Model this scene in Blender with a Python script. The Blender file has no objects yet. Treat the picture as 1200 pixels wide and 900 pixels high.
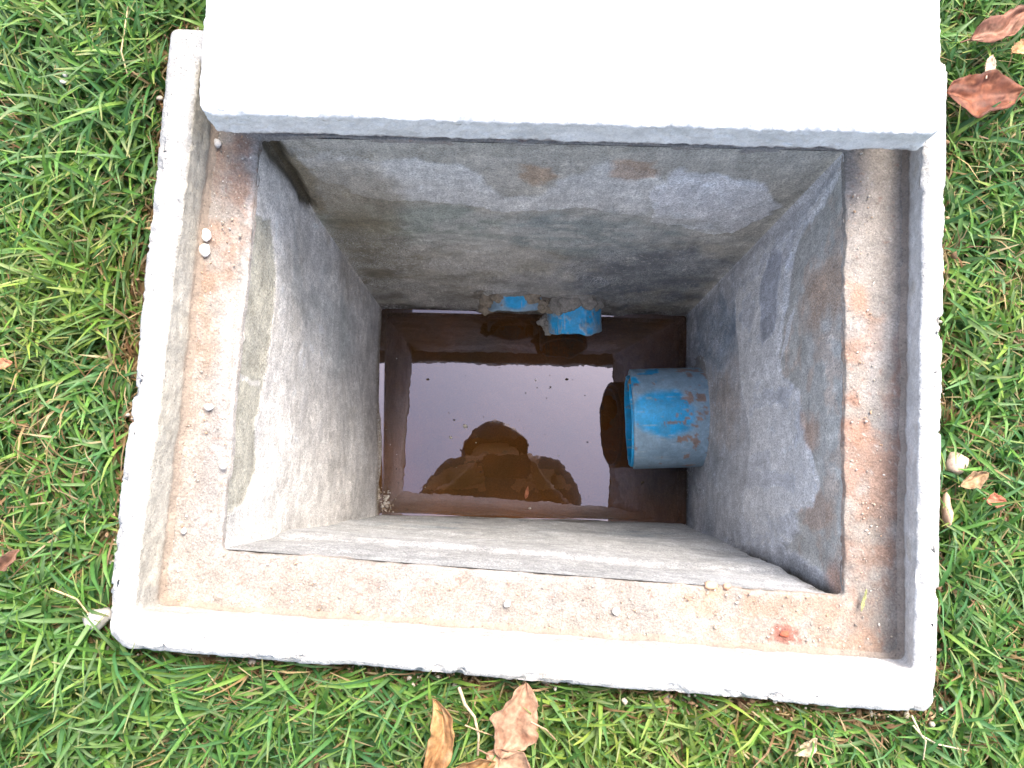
import bpy, math, random
import numpy as np
from mathutils import Vector, Matrix
from math import radians, sin, cos, pi

random.seed(5)
rng = np.random.default_rng(11)
S = bpy.context.scene
COL = S.collection

# ------------------------------------------------------------------ camera
CAMZ = 0.56
PITCH, ROLL, FPX = 0.1020, -0.0270, 900.0
RC = np.array(Matrix.Rotation(PITCH, 3, 'X') @ Matrix.Rotation(ROLL, 3, 'Y'))
cam = bpy.data.objects.new('camera', bpy.data.cameras.new('camera'))
COL.objects.link(cam)
cam.data.sensor_width = 36
cam.data.lens = FPX / 1200 * 36
cam.data.clip_start = 0.005
cam.data.clip_end = 2000
cam.matrix_world = Matrix.Translation((0, 0, CAMZ)) @ Matrix(RC.tolist()).to_4x4()
S.camera = cam

# ------------------------------------------------------------------ light
SUN_EL, SUN_AZ = 58, 62          # azimuth measured from +X towards +Y
SKY_STRENGTH, SUN_STRENGTH, EXPOSURE = 0.15, 1.0, 2.18
w = bpy.data.worlds.new('World')
S.world = w
w.use_nodes = True
nt = w.node_tree
nt.nodes.clear()
sky = nt.nodes.new('ShaderNodeTexSky')
sky.sky_type = 'NISHITA'
sky.sun_disc = False
sky.sun_elevation = radians(SUN_EL)
sky.sun_rotation = radians(90 - SUN_AZ)
sky.air_density = 1.0
sky.dust_density = 5.0
sky.ozone_density = 1.0
bg = nt.nodes.new('ShaderNodeBackground')
bg.inputs['Strength'].default_value = SKY_STRENGTH
wo = nt.nodes.new('ShaderNodeOutputWorld')
nt.links.new(sky.outputs[0], bg.inputs[0])
nt.links.new(bg.outputs[0], wo.inputs[0])
sun = bpy.data.objects.new('sun', bpy.data.lights.new('sun', 'SUN'))
COL.objects.link(sun)
sun.data.energy = SUN_STRENGTH
sun.data.angle = radians(34)
sun.data.color = (1.0, 0.93, 0.82)
sd = Vector((cos(radians(SUN_EL)) * cos(radians(SUN_AZ)), cos(radians(SUN_EL)) * sin(radians(SUN_AZ)), sin(radians(SUN_EL))))
sun.rotation_euler = sd.to_track_quat('Z', 'Y').to_euler()
S.view_settings.view_transform = 'Standard'
S.view_settings.look = 'None'
S.view_settings.gamma = 1
S.view_settings.use_curve_mapping = False
S.view_settings.exposure = EXPOSURE
S.cycles.max_bounces = 8
S.cycles.diffuse_bounces = 5
S.cycles.use_denoising = True

# ------------------------------------------------------------------ maths helpers
def at(x, y, z):
    """point of the photograph (1200x900) -> place on the level z"""
    d = RC @ np.array([(x - 600) / FPX, -(y - 450) / FPX, -1.0])
    return np.array([0, 0, CAMZ]) + d * (z - CAMZ) / d[2]

def project(P):
    c = (P - np.array([0, 0, CAMZ])) @ RC
    return np.stack([600 + FPX * c[:, 0] / -c[:, 2], 450 - FPX * c[:, 1] / -c[:, 2]], 1)

def _hash(ix, iy, iz, seed):
    h = (ix * 374761393 + iy * 668265263 + iz * 1274126177 + seed * 144665) & 0xffffffff
    h = ((h ^ (h >> 13)) * 1274126177) & 0xffffffff
    h = ((h ^ (h >> 16)) * 2246822519) & 0xffffffff
    return ((h ^ (h >> 15)) & 0xffffff) / float(0xffffff)

def noise(P, seed=0):
    """value noise, -1..1"""
    i = np.floor(P).astype(np.int64)
    f = P - i
    f = f * f * f * (f * (f * 6 - 15) + 10)
    r = 0
    for dx in (0, 1):
        wx = f[:, 0] if dx else 1 - f[:, 0]
        for dy in (0, 1):
            wy = f[:, 1] if dy else 1 - f[:, 1]
            for dz in (0, 1):
                wz = f[:, 2] if dz else 1 - f[:, 2]
                r = r + wx * wy * wz * _hash(i[:, 0] + dx, i[:, 1] + dy, i[:, 2] + dz, seed)
    return r * 2 - 1

def fbm(P, scale, octv=4, seed=0, gain=0.55):
    if np.isscalar(scale):
        scale = (scale,) * 3
    Q = P * np.array(scale)
    a, s, r = 1.0, 0.0, 0
    for o in range(octv):
        r = r + a * noise(Q, seed * 17 + o)
        s += a
        a *= gain
        Q = Q * 2.03 + 11.7
    return r / s

def sstep(x, a, b):
    t = np.clip((x - a) / (b - a), 0, 1)
    return t * t * (3 - 2 * t)

def poly_sdf(Q, V):
    """signed distance, positive inside"""
    n = len(V)
    d = np.full(len(Q), 1e9)
    inside = np.zeros(len(Q), bool)
    for i in range(n):
        a, b = V[i], V[(i + 1) % n]
        e = b - a
        wv = Q - a
        t = np.clip((wv @ e) / max(e @ e, 1e-12), 0, 1)
        d = np.minimum(d, np.linalg.norm(wv - t[:, None] * e, axis=1))
        c = ((a[1] <= Q[:, 1]) & (b[1] > Q[:, 1])) | ((b[1] <= Q[:, 1]) & (a[1] > Q[:, 1]))
        if abs(e[1]) > 1e-12:
            x = a[0] + (Q[:, 1] - a[1]) / e[1] * e[0]
            inside ^= c & (Q[:, 0] < x)
    return np.where(inside, d, -d)

class Surf:
    """a surface with its own flat coordinates; photo points are carried to it as real positions"""
    def __init__(s, P, axes):
        s.P, s.ax = P, axes
        s.Q = P[:, axes]
        s.px = project(P)
    def pts(s, pix):
        return np.array([s.Q[np.argmin(((s.px - np.array(p)) ** 2).sum(1))] for p in pix])
    def poly(s, pix, soft=.004, warp=.01, wscale=40, seed=1, octv=4):
        V = s.pts(pix)
        Wp = np.stack([fbm(s.P, wscale, octv, seed), fbm(s.P, wscale, octv, seed + 50)], 1) * warp
        return sstep(poly_sdf(s.Q + Wp, V), -soft, soft)
    def blob(s, p, rx, ry, warp=.6, scale=60, seed=1, soft=.5):
        c = s.pts([p])[0]
        d = np.sqrt((((s.Q - c) / np.array([rx, ry])) ** 2).sum(1)) + warp * fbm(s.P, scale, 4, seed)
        return 1 - sstep(d, 1 - soft, 1 + soft)

def lerp(A, B, t):
    t = np.asarray(t)
    if t.ndim == 1:
        t = t[:, None]
    return A * (1 - t) + np.array(B) * t

# ------------------------------------------------------------------ mesh helpers
def new_mesh(name, P, faces, mat, parent=None, colors=None, smooth=True):
    me = bpy.data.meshes.new(name)
    P = np.asarray(P, dtype=np.float32)
    if isinstance(faces, np.ndarray):
        n, k = faces.shape
        me.vertices.add(len(P))
        me.vertices.foreach_set('co', P.ravel())
        me.loops.add(n * k)
        me.loops.foreach_set('vertex_index', faces.astype(np.int32).ravel())
        me.polygons.add(n)
        me.polygons.foreach_set('loop_start', np.arange(0, n * k, k, dtype=np.int32))
        me.update(calc_edges=True)
    else:
        me.from_pydata([tuple(map(float, p)) for p in P], [], faces)
        me.update()
    if smooth:
        me.polygons.foreach_set('use_smooth', np.ones(len(me.polygons), bool))
    if colors is not None:
        a = me.color_attributes.new('Col', 'FLOAT_COLOR', 'POINT')
        c = np.ones((len(P), 4), np.float32)
        colors = np.asarray(colors)
        c[:, :colors.shape[1]] = np.clip(colors, 0, 1)
        if colors.shape[1] == 3:
            c[:, 3] = 0
        a.data.foreach_set('color', c.ravel())
    me.materials.append(mat)
    o = bpy.data.objects.new(name, me)
    COL.objects.link(o)
    if parent:
        o.parent = parent
    return o

def tag(o, label=None, cat=None, group=None, kind=None):
    for k, v in (('label', label), ('category', cat), ('group', group), ('kind', kind)):
        if v:
            o[k] = v
    return o

def empty(name, loc=(0, 0, 0)):
    o = bpy.data.objects.new(name, None)
    o.empty_display_size = .02
    o.location = loc
    COL.objects.link(o)
    return o

def grid_faces(nu, nv, off=0):
    a = (np.arange(nu - 1)[:, None] * nv + np.arange(nv - 1)[None, :]).ravel() + off
    return np.stack([a, a + 1, a + nv + 1, a + nv], 1)

# ------------------------------------------------------------------ materials
def M(name):
    m = bpy.data.materials.new(name)
    m.use_nodes = True
    t = m.node_tree
    return m, t, t.nodes['Principled BSDF']

def N(t, typ, **kw):
    n = t.nodes.new(typ)
    for k, v in kw.items():
        if k.startswith('i_'):
            n.inputs[k[2:]].default_value = v
        else:
            setattr(n, k, v)
    return n

def concrete_material(name, fine=650, contrast=.28, bump=.5, pores=.35, rough=.9, col=None, spec=.25, coarse=70, patchy=0, stretch=(1, 1, 1)):
    m, t, p = M(name)
    L = t.links.new
    geo = N(t, 'ShaderNodeNewGeometry')
    n1 = N(t, 'ShaderNodeTexNoise'); n1.inputs['Scale'].default_value = fine
    n1.inputs['Detail'].default_value = 5; n1.inputs['Roughness'].default_value = .7
    n2 = N(t, 'ShaderNodeTexNoise'); n2.inputs['Scale'].default_value = coarse
    n2.inputs['Detail'].default_value = 6; n2.inputs['Roughness'].default_value = .65
    vo = N(t, 'ShaderNodeTexVoronoi'); vo.inputs['Scale'].default_value = 260
    for n in (n1, n2, vo):
        L(geo.outputs['Position'], n.inputs['Vector'])
    r1 = N(t, 'ShaderNodeMapRange'); r1.inputs['From Min'].default_value = .28; r1.inputs['From Max'].default_value = .72
    r1.inputs['To Min'].default_value = 1 - contrast; r1.inputs['To Max'].default_value = 1 + contrast
    L(n1.outputs['Fac'], r1.inputs['Value'])
    r2 = N(t, 'ShaderNodeMapRange'); r2.inputs['From Min'].default_value = .3; r2.inputs['From Max'].default_value = .7
    r2.inputs['To Min'].default_value = .86; r2.inputs['To Max'].default_value = 1.12
    L(n2.outputs['Fac'], r2.inputs['Value'])
    # dark pores and pale grains
    r3 = N(t, 'ShaderNodeMapRange'); r3.inputs['From Min'].default_value = .10; r3.inputs['From Max'].default_value = .22
    r3.inputs['To Min'].default_value = 1 - pores; r3.inputs['To Max'].default_value = 1
    L(vo.outputs['Distance'], r3.inputs['Value'])
    mu = N(t, 'ShaderNodeMath', operation='MULTIPLY'); L(r1.outputs[0], mu.inputs[0]); L(r2.outputs[0], mu.inputs[1])
    mu2 = N(t, 'ShaderNodeMath', operation='MULTIPLY'); L(mu.outputs[0], mu2.inputs[0]); L(r3.outputs[0], mu2.inputs[1])
    if patchy:
        for sc_, a_, b_, st_ in ((24, .49, .54, (1, 1, 1.6)), (60, .50, .56, (1, 1, .35)), (140, .52, .60, (1, 1, .6)), (330, .57, .63, (1, 1, .07))):
            mp = N(t, 'ShaderNodeMapping'); mp.inputs['Scale'].default_value = st_
            L(geo.outputs['Position'], mp.inputs['Vector'])
            n5 = N(t, 'ShaderNodeTexNoise'); n5.inputs['Scale'].default_value = sc_
            n5.inputs['Detail'].default_value = 10; n5.inputs['Roughness'].default_value = .72; n5.inputs['Distortion'].default_value = .6
            L(mp.outputs[0], n5.inputs['Vector'])
            r5 = N(t, 'ShaderNodeMapRange'); r5.inputs['From Min'].default_value = a_; r5.inputs['From Max'].default_value = b_
            r5.inputs['To Min'].default_value = 1 - patchy; r5.inputs['To Max'].default_value = 1 + patchy * .8
            L(n5.outputs['Fac'], r5.inputs['Value'])
            m5 = N(t, 'ShaderNodeMath', operation='MULTIPLY'); L(mu2.outputs[0], m5.inputs[0]); L(r5.outputs[0], m5.inputs[1])
            mu2 = m5
    vm = N(t, 'ShaderNodeVectorMath', operation='SCALE')
    if col is None:
        at_ = N(t, 'ShaderNodeAttribute', attribute_name='Col')
        n4 = N(t, 'ShaderNodeTexNoise'); n4.inputs['Scale'].default_value = 750
        n4.inputs['Detail'].default_value = 4; n4.inputs['Roughness'].default_value = .75
        L(geo.outputs['Position'], n4.inputs['Vector'])
        r4 = N(t, 'ShaderNodeMapRange'); r4.inputs['From Min'].default_value = .49; r4.inputs['From Max'].default_value = .56
        L(n4.outputs['Fac'], r4.inputs['Value'])
        m4 = N(t, 'ShaderNodeMath', operation='MULTIPLY'); L(r4.outputs[0], m4.inputs[0]); L(at_.outputs['Alpha'], m4.inputs[1])
        mc = N(t, 'ShaderNodeMix', data_type='RGBA'); L(m4.outputs[0], mc.inputs['Factor'])
        L(at_.outputs['Color'], mc.inputs['A']); mc.inputs['B'].default_value = (.88, .89, .90, 1)
        L(mc.outputs['Result'], vm.inputs[0])
    else:
        vm.inputs[0].default_value = col
    L(mu2.outputs[0], vm.inputs['Scale'])
    L(vm.outputs[0], p.inputs['Base Color'])
    p.inputs['Roughness'].default_value = rough
    p.inputs['Specular IOR Level'].default_value = spec
    ad = N(t, 'ShaderNodeMath', operation='ADD'); L(n1.outputs['Fac'], ad.inputs[0]); L(r3.outputs[0], ad.inputs[1])
    b = N(t, 'ShaderNodeBump'); b.inputs['Strength'].default_value = bump; b.inputs['Distance'].default_value = .0012
    L(ad.outputs[0], b.inputs['Height'])
    b2 = N(t, 'ShaderNodeBump'); b2.inputs['Strength'].default_value = bump * .6; b2.inputs['Distance'].default_value = .004
    L(n2.outputs['Fac'], b2.inputs['Height']); L(b.outputs[0], b2.inputs['Normal'])
    L(b2.outputs[0], p.inputs['Normal'])
    return m

MAT_RIM = concrete_material('rim_concrete', contrast=.24, bump=1.0, pores=.3, patchy=.05)
MAT_LEDGE = concrete_material('ledge_concrete', contrast=.42, bump=.9, pores=.12, patchy=.04)
MAT_WALL = concrete_material('wall_render', fine=620, contrast=.60, bump=1.3, pores=.22, rough=.8, spec=.35, patchy=.065)
MAT_COVER = concrete_material('cover_concrete', contrast=.16, bump=.45, pores=.2)
MAT_CRUMB = concrete_material('crumb_concrete', contrast=.2, bump=.5, pores=.1)
MAT_SOIL = concrete_material('soil', fine=420, contrast=.6, bump=1.0, pores=.5, coarse=60, rough=.95)
MAT_PIPE = concrete_material('blue_pipe', fine=500, contrast=.14, bump=.2, pores=.06, rough=.4, spec=.5, patchy=.05)

def leafy_material(name, rough, trans, spec=.4, vein=0.0):
    m, t, p = M(name)
    L = t.links.new
    a = N(t, 'ShaderNodeAttribute', attribute_name='Col')
    geo = N(t, 'ShaderNodeNewGeometry')
    n = N(t, 'ShaderNodeTexNoise'); n.inputs['Scale'].default_value = 300; n.inputs['Detail'].default_value = 4
    L(geo.outputs['Position'], n.inputs['Vector'])
    r = N(t, 'ShaderNodeMapRange'); r.inputs['From Min'].default_value = .3; r.inputs['From Max'].default_value = .7
    r.inputs['To Min'].default_value = 1 - vein - .12; r.inputs['To Max'].default_value = 1 + vein + .12
    L(n.outputs['Fac'], r.inputs['Value'])
    v = N(t, 'ShaderNodeVectorMath', operation='SCALE'); L(a.outputs['Color'], v.inputs[0]); L(r.outputs[0], v.inputs['Scale'])
    L(v.outputs[0], p.inputs['Base Color'])
    p.inputs['Roughness'].default_value = rough
    p.inputs['Specular IOR Level'].default_value = spec
    tr = N(t, 'ShaderNodeBsdfTranslucent'); L(v.outputs[0], tr.inputs['Color'])
    mx = N(t, 'ShaderNodeMixShader'); mx.inputs[0].default_value = trans
    L(p.outputs[0], mx.inputs[1]); L(tr.outputs[0], mx.inputs[2])
    L(mx.outputs[0], t.nodes['Material Output'].inputs['Surface'])
    return m
MAT_GRASS = leafy_material('grass_blade', .45, .42, .4)
MAT_LEAF = leafy_material('dry_leaf', .6, .15, .3, .2)

def flat_material(name, col, rough=.7, spec=.3):
    m, t, p = M(name)
    L = t.links.new
    n = N(t, 'ShaderNodeTexNoise'); n.inputs['Scale'].default_value = 60; n.inputs['Detail'].default_value = 4
    r = N(t, 'ShaderNodeMapRange'); r.inputs['To Min'].default_value = .8; r.inputs['To Max'].default_value = 1.2
    L(n.outputs['Fac'], r.inputs['Value'])
    v = N(t, 'ShaderNodeVectorMath', operation='SCALE'); v.inputs[0].default_value = col; L(r.outputs[0], v.inputs['Scale'])
    L(v.outputs[0], p.inputs['Base Color'])
    p.inputs['Roughness'].default_value = rough
    p.inputs['Specular IOR Level'].default_value = spec
    return m

def water_material():
    m, t, p = M('murky_water')
    L = t.links.new
    t.nodes.remove(p)
    geo = N(t, 'ShaderNodeNewGeometry')
    n = N(t, 'ShaderNodeTexNoise'); n.inputs['Scale'].default_value = 9; n.inputs['Detail'].default_value = 4
    L(geo.outputs['Position'], n.inputs['Vector'])
    cr = N(t, 'ShaderNodeValToRGB')
    cr.color_ramp.elements[0].position = .35; cr.color_ramp.elements[0].color = (.050, .030, .010, 1)
    cr.color_ramp.elements[1].position = .65; cr.color_ramp.elements[1].color = (.125, .052, .014, 1)
    L(n.outputs['Fac'], cr.inputs[0])
    df = N(t, 'ShaderNodeBsdfDiffuse'); L(cr.outputs[0], df.inputs['Color'])
    tp = N(t, 'ShaderNodeBsdfTransparent'); tp.inputs['Color'].default_value = (.75, .45, .25, 1)
    m1 = N(t, 'ShaderNodeMixShader'); m1.inputs[0].default_value = .35
    L(df.outputs[0], m1.inputs[1]); L(tp.outputs[0], m1.inputs[2])
    gl = N(t, 'ShaderNodeBsdfGlossy'); gl.inputs['Roughness'].default_value = .0; gl.inputs['Color'].default_value = (.84, .82, 1, 1)
    n2 = N(t, 'ShaderNodeTexNoise'); n2.inputs['Scale'].default_value = 45; n2.inputs['Detail'].default_value = 2
    L(geo.outputs['Position'], n2.inputs['Vector'])
    b = N(t, 'ShaderNodeBump'); b.inputs['Strength'].default_value = .30; b.inputs['Distance'].default_value = .00022
    L(n2.outputs['Fac'], b.inputs['Height'])
    L(b.outputs[0], gl.inputs['Normal'])
    fr = N(t, 'ShaderNodeFresnel'); fr.inputs['IOR'].default_value = 1.85
    m2 = N(t, 'ShaderNodeMixShader'); L(fr.outputs[0], m2.inputs[0])
    L(m1.outputs[0], m2.inputs[1]); L(gl.outputs[0], m2.inputs[2])
    L(m2.outputs[0], t.nodes['Material Output'].inputs['Surface'])
    return m
MAT_WATER = water_material()

# ------------------------------------------------------------------ levels of the chamber
ZL, ZW, ZF = -0.042, -0.646, -0.70
cxm = at(605, 450, 0)[0]
R1 = [at(*p, 0)[:2] for p in ((200, 32), (1112, 66), (1098, 838), (122, 757))]
R2 = [at(*p, 0)[:2] for p in ((234, 68), (1086, 100), (1073, 787), (156, 716))]
R3 = [at(*p, -.040)[:2] for p in ((254, 105), (1063, 125), (1056, 771), (189, 709))]
R4 = [at(*p, ZL)[:2] for p in ((304, 158), (992, 175), (990, 700), (258, 645))]
R6 = [at(*p, ZW)[:2] for p in ((447, 362), (804, 370), (803, 617), (443, 605))]
NS = [330, 270, 330, 270]     # samples per side: back, right, front, left
NC = 8

def ring(C, z, r):
    """corners TL TR BR BL (clockwise seen from above), fillet radius r"""
    C = [np.array(c) for c in C]
    if np.isscalar(r):
        r = [r] * 4
    out, marks = [], []
    for i in range(4):
        a, b, c, d = C[i - 1], C[i], C[(i + 1) % 4], C[(i + 2) % 4]
        e0 = (b - a) / np.linalg.norm(b - a)
        e1 = (c - b) / np.linalg.norm(c - b)
        p0, p1 = b - e0 * r[i], b + e1 * r[i]
        for k in range(NC):
            tt = k / NC
            out.append((1 - tt) ** 2 * p0 + 2 * tt * (1 - tt) * b + tt * tt * p1)
        q = c - e1 * r[(i + 1) % 4]
        marks.append(len(out) - NC // 2)
        for k in range(NS[i]):
            out.append(p1 + (q - p1) * k / NS[i])
    out = np.array(out)
    return np.c_[out, np.full(len(out), z)], marks

def inset(C, d):
    """move each corner of a quad outwards by d"""
    C = [np.array(c) for c in C]
    o = []
    for i in range(4):
        a, b, c = C[i - 1], C[i], C[(i + 1) % 4]
        e0 = (b - a) / np.linalg.norm(b - a); e1 = (c - b) / np.linalg.norm(c - b)
        n0 = np.array([-e0[1], e0[0]]); n1 = np.array([-e1[1], e1[0]])
        o.append(b + (n0 + n1) * d)
    return o

def sweep(rings, seg):
    """rings: list of (K,3); seg: subdivisions between them"""
    rows = []
    for i in range(len(rings) - 1):
        for k in range(seg[i]):
            rows.append(rings[i] + (rings[i + 1] - rings[i]) * k / seg[i])
    rows.append(rings[-1])
    return np.array(rows)           # (rows, K, 3)

def sweep_faces(nr, K):
    a = np.arange(nr - 1)[:, None] * K + np.arange(K)[None, :]
    b = np.arange(nr - 1)[:, None] * K + (np.arange(K)[None, :] + 1) % K
    return np.stack([a.ravel(), b.ravel(), (b + K).ravel(), (a + K).ravel()], 1)[:, ::-1]

def disp_rim(P):
    d = np.stack([fbm(P, 22, 3, 3), fbm(P, 22, 3, 4), fbm(P, 22, 3, 5)], 1) * np.array([.0016, .0016, .0008])
    d += np.stack([fbm(P, 170, 3, 6), fbm(P, 170, 3, 7), fbm(P, 170, 3, 8)], 1) * .0009
    return d

chamber = empty('inspection_chamber', (0, .08, 0))
tag(chamber, 'open square concrete drain chamber sunk in the lawn, raised rim, blue pipes inside', 'drain chamber')
PAR_OFF = np.array([0, .08, 0])
def child(o):
    o.parent = chamber
    o.matrix_parent_inverse = Matrix.Translation((0, -.08, 0))
    return o

# --- rim: outer face, top and inner face of the lip
rr = [.006, .006, .014, .022]
c = .003
rg = [ring(inset(R1, .012), -.16, rr)[0], ring(inset(R1, .0035), -.05, rr)[0], ring(inset(R1, .0005), -c, rr)[0], ring(inset(R1, -c), 0, rr)[0],
      ring(inset(R2, c * .8), 0, [.006] * 4)[0], ring(R2, -c, [.005] * 4)[0], ring(inset(R3, .0), -.037, [.008] * 4)[0],
      ring(inset(R3, -.004), -.041, [.01] * 4)[0]]
G = sweep(rg, [8, 22, 3, 16, 2, 20, 3])
nr, K = G.shape[:2]
P0 = G.reshape(-1, 3)
P = P0 + disp_rim(P0)
rowi = np.repeat(np.arange(nr), K)
# chipping of the arrises
edge_rows = (np.abs(rowi - 32) < 3) | (np.abs(rowi - 50) < 3)
chip = sstep(fbm(P0, 60, 3, 31), .22, .6)
inw = np.r_[at(605, 450, 0)[:2], 0] - P0; inw[:, 2] = 0; inw /= np.linalg.norm(inw, axis=1)[:, None]
chip2 = sstep(fbm(P0, 95, 3, 33), .28, .5) * ((rowi > 27) & (rowi < 35))
P += inw * (chip2 * .0035)[:, None]
P[:, 2] -= np.where(edge_rows, chip * .003, 0)
su = Surf(P0, [0, 1])
base = np.tile(np.array([.62, .61, .585]), (len(P), 1))
base = lerp(base, (.50, .50, .48), sstep(fbm(P0, 14, 4, 9), -.1, .6) * .6)
inner = rowi >= 51
base = lerp(base, (.35, .35, .34), (P0[:, 0] < cxm - .22) * (.55 + .65 * sstep(P0[:, 1], .05, .22)) * (.75 + .25 * fbm(P0, 40, 3, 16)))  # greyer left rim; the cover's shadow painted in, deeper towards the back
outer = rowi < 30
# inner face: warm light painted tan at left, right lightened against shade, front greyer
tanf = np.where(inner, 1.0, 0)
left = (P0[:, 0] < cxm - .23).astype(float)
base = lerp(base, (.47, .44, .37), tanf * left * (.75 + .25 * fbm(P0, 30, 3, 10)))
right = (P0[:, 0] > cxm + .24).astype(float)
base = lerp(base, (.62, .62, .62), tanf * right * .85)
front = ((P0[:, 1] < -.09) & (P0[:, 0] < cxm + .24)).astype(float)
base = lerp(base, (.42, .41, .38), tanf * front * .7)
# orange clay washed against the foot of the lip
foot = sstep(-P0[:, 2], .026, .042) * inner
cl = sstep(fbm(P0, (25, 8, 25), 4, 12), -.25, .35)
base = lerp(base, (.34, .22, .14), foot * cl * .6)
base = lerp(base, (.26, .19, .12), sstep(-P0[:, 2] + .012 * fbm(P0, 60, 3, 17), .004, .02) * outer)
# grime patches
base = lerp(base, (.40, .37, .31), sstep(fbm(P0, 45, 4, 13), .3, .7) * .5)
base *= (1 + .12 * fbm(P0, 120, 3, 14))[:, None]
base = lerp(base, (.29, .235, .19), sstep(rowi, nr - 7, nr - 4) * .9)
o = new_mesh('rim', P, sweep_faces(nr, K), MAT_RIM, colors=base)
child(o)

# --- ledge
rg = [ring(inset(R3, .009), -.0405, [.01] * 4)[0], ring(R4, ZL, [.004] * 4)[0], ring(inset(R4, -.001), ZL - .004, [.004] * 4)[0]]
G = sweep(rg, [34, 4])
nr, K = G.shape[:2]
P0 = G.reshape(-1, 3)
rowi = np.repeat(np.arange(nr), K)
lowf = fbm(P0, 18, 3, 20)
t_in = rowi / (nr - 5)
P = P0.copy()
P += np.stack([fbm(P0, 45, 4, 21), fbm(P0, 45, 4, 22), np.zeros(len(P0))], 1) * .0022 * sstep(t_in, .5, 1.)[:, None]
P[:, 2] += fbm(P0, 40, 4, 23) * .0016 + lowf * .0012 + sstep(fbm(P0, 150, 2, 24), .35, .8) * .0010
P[:, 2] -= sstep(t_in, .85, 1.1) * (.001 + .003 * sstep(fbm(P0, 70, 3, 25), 0, .5))
P[:, 2] += .0035 * (1 - sstep(t_in, 0, .12))
su = Surf(P0, [0, 1])
base = np.tile(np.array([.47, .42, .37]), (len(P), 1))
base = lerp(base, (.50, .48, .45), sstep(fbm(P0, 40, 4, 26), -.2, .4) * .6)
base = lerp(base, (.36, .35, .34), sstep(fbm(P0, 35, 4, 27), .1, .5) * .45)
clay = sstep(fbm(P0, 55, 4, 28), -.45, .25)
def stain(colr, pix, k=1.0, soft=.006, warp=.016, ws=55, seed=2, use=None):
    global base
    f = su.poly(pix, soft, warp, ws, seed) * k
    if use is not None:
        f = f * use
    base = lerp(base, colr, f)
stain((.47, .27, .17), [(245, 160), (300, 165), (300, 240), (272, 330), (240, 345), (225, 330)], .75, seed=3, use=clay)
stain((.44, .30, .20), [(222, 330), (250, 330), (232, 500), (205, 600), (190, 700), (205, 560)], .7, seed=4, use=clay)
stain((.50, .29, .19), [(990, 330), (1020, 340), (1032, 400), (1015, 430), (990, 425)], .85, seed=5, use=clay)
stain((.46, .23, .14), [(980, 455), (1010, 470), (1024, 510), (1005, 525), (985, 500)], .9, seed=6, use=clay)
stain((.44, .22, .14), [(1048, 400), (1056, 400), (1062, 520), (1050, 540), (1044, 500)], .8, seed=7)
stain((.45, .25, .165), [(983, 510), (1056, 520), (1060, 700), (1050, 770), (1000, 770), (985, 690)], .8, soft=.01, seed=8, use=clay)
stain((.50, .33, .22), [(790, 690), (985, 700), (1050, 772), (820, 745)], .75, soft=.012, seed=9, use=clay)
stain((.38, .10, .06), [(905, 735), (918, 728), (935, 742), (928, 754), (908, 752)], .95, soft=.003, warp=.01, ws=160, seed=10)
stain((.52, .38, .25), [(820, 680), (850, 684), (852, 694), (822, 696)], .9, soft=.003, seed=11)
stain((.52, .40, .32), [(300, 655), (700, 690), (790, 740), (200, 705)], .5, soft=.015, seed=12, use=clay)
stain((.62, .60, .57), [(262, 340), (285, 300), (292, 180), (305, 180), (268, 640), (250, 640)], .7, soft=.004, warp=.014, seed=13)
stain((.36, .34, .33), [(240, 470), (262, 420), (256, 620), (225, 640)], .6, soft=.006, seed=14)
stain((.66, .65, .63), [(268, 500), (282, 470), (285, 530), (270, 540)], .8, soft=.004, seed=15)
stain((.55, .53, .52), [(1010, 380), (1048, 380), (1040, 500), (1020, 470)], .55, soft=.008, seed=16)
sp = fbm(P0, 420, 2, 29)
base = lerp(base, (.72, .69, .64), sstep(sp, .42, .62) * .7)
base = lerp(base, (.25, .21, .18), sstep(-sp, .50, .7) * .4)
rs = fbm(P0, 260, 2, 30)
base = lerp(base, (.42, .18, .11), sstep(rs, .5, .65) * .5)
base = lerp(base, (.47, .44, .41), np.full(len(base), .22)) * np.array([.63, .63, .63]) * (1 + .10 * fbm(P0, 130, 3, 31) + .10 * fbm(P0, 20, 3, 32))[:, None]
gro = su.poly([(279, 250), (284, 250), (264, 560), (251, 640), (246, 640), (259, 560)], .0015, .002, 30, 33)
P[:, 2] -= gro * .0012
base = lerp(base, (.30, .27, .24), gro * .5)
child(new_mesh('ledge', P, sweep_faces(nr, K), MAT_LEDGE, colors=base))

# --- four walls, down below the water
R7 = inset(R6, -.002)
rg = [ring(inset(R4, -.0008), ZL - .003, [.004] * 4)[0], ring(R6, ZW, [.006, .006, .006, .006])[0], ring(R7, ZF, [.008] * 4)[0]]
G = sweep(rg, [230, 10])
nr, K = G.shape[:2]
marks = ring(R4, 0, .004)[1]
WALL = {}
def capsule(P, A, B, ra, rb):
    t = np.clip((P - A) @ (B - A) / ((B - A) @ (B - A)), 0, 1)
    d = np.linalg.norm(P - (A + t[:, None] * (B - A)), axis=1) + .004 * fbm(P, 60, 3, 401)
    return 1 - sstep(d / (ra + (rb - ra) * t), .35, 1)
def corner_point(k, z):
    t = (ZL - z) / (ZL - ZW)
    return np.r_[np.array(R4[k]) * (1 - t) + np.array(R6[k]) * t, z]
def gouges(P):
    """hollows left in two corners where the render never filled the joint"""
    g1 = capsule(P, corner_point(0, -.055), corner_point(0, -.200), .017, .010)
    g2 = capsule(P, corner_point(2, -.060), corner_point(2, -.300), .012, .010)
    off = g1[:, None] * np.array([-.004, .010, 0]) + g2[:, None] * np.array([.003, -.011, 0])
    return off, np.maximum(g1, g2)
names = ['back', 'right', 'front', 'left']
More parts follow.
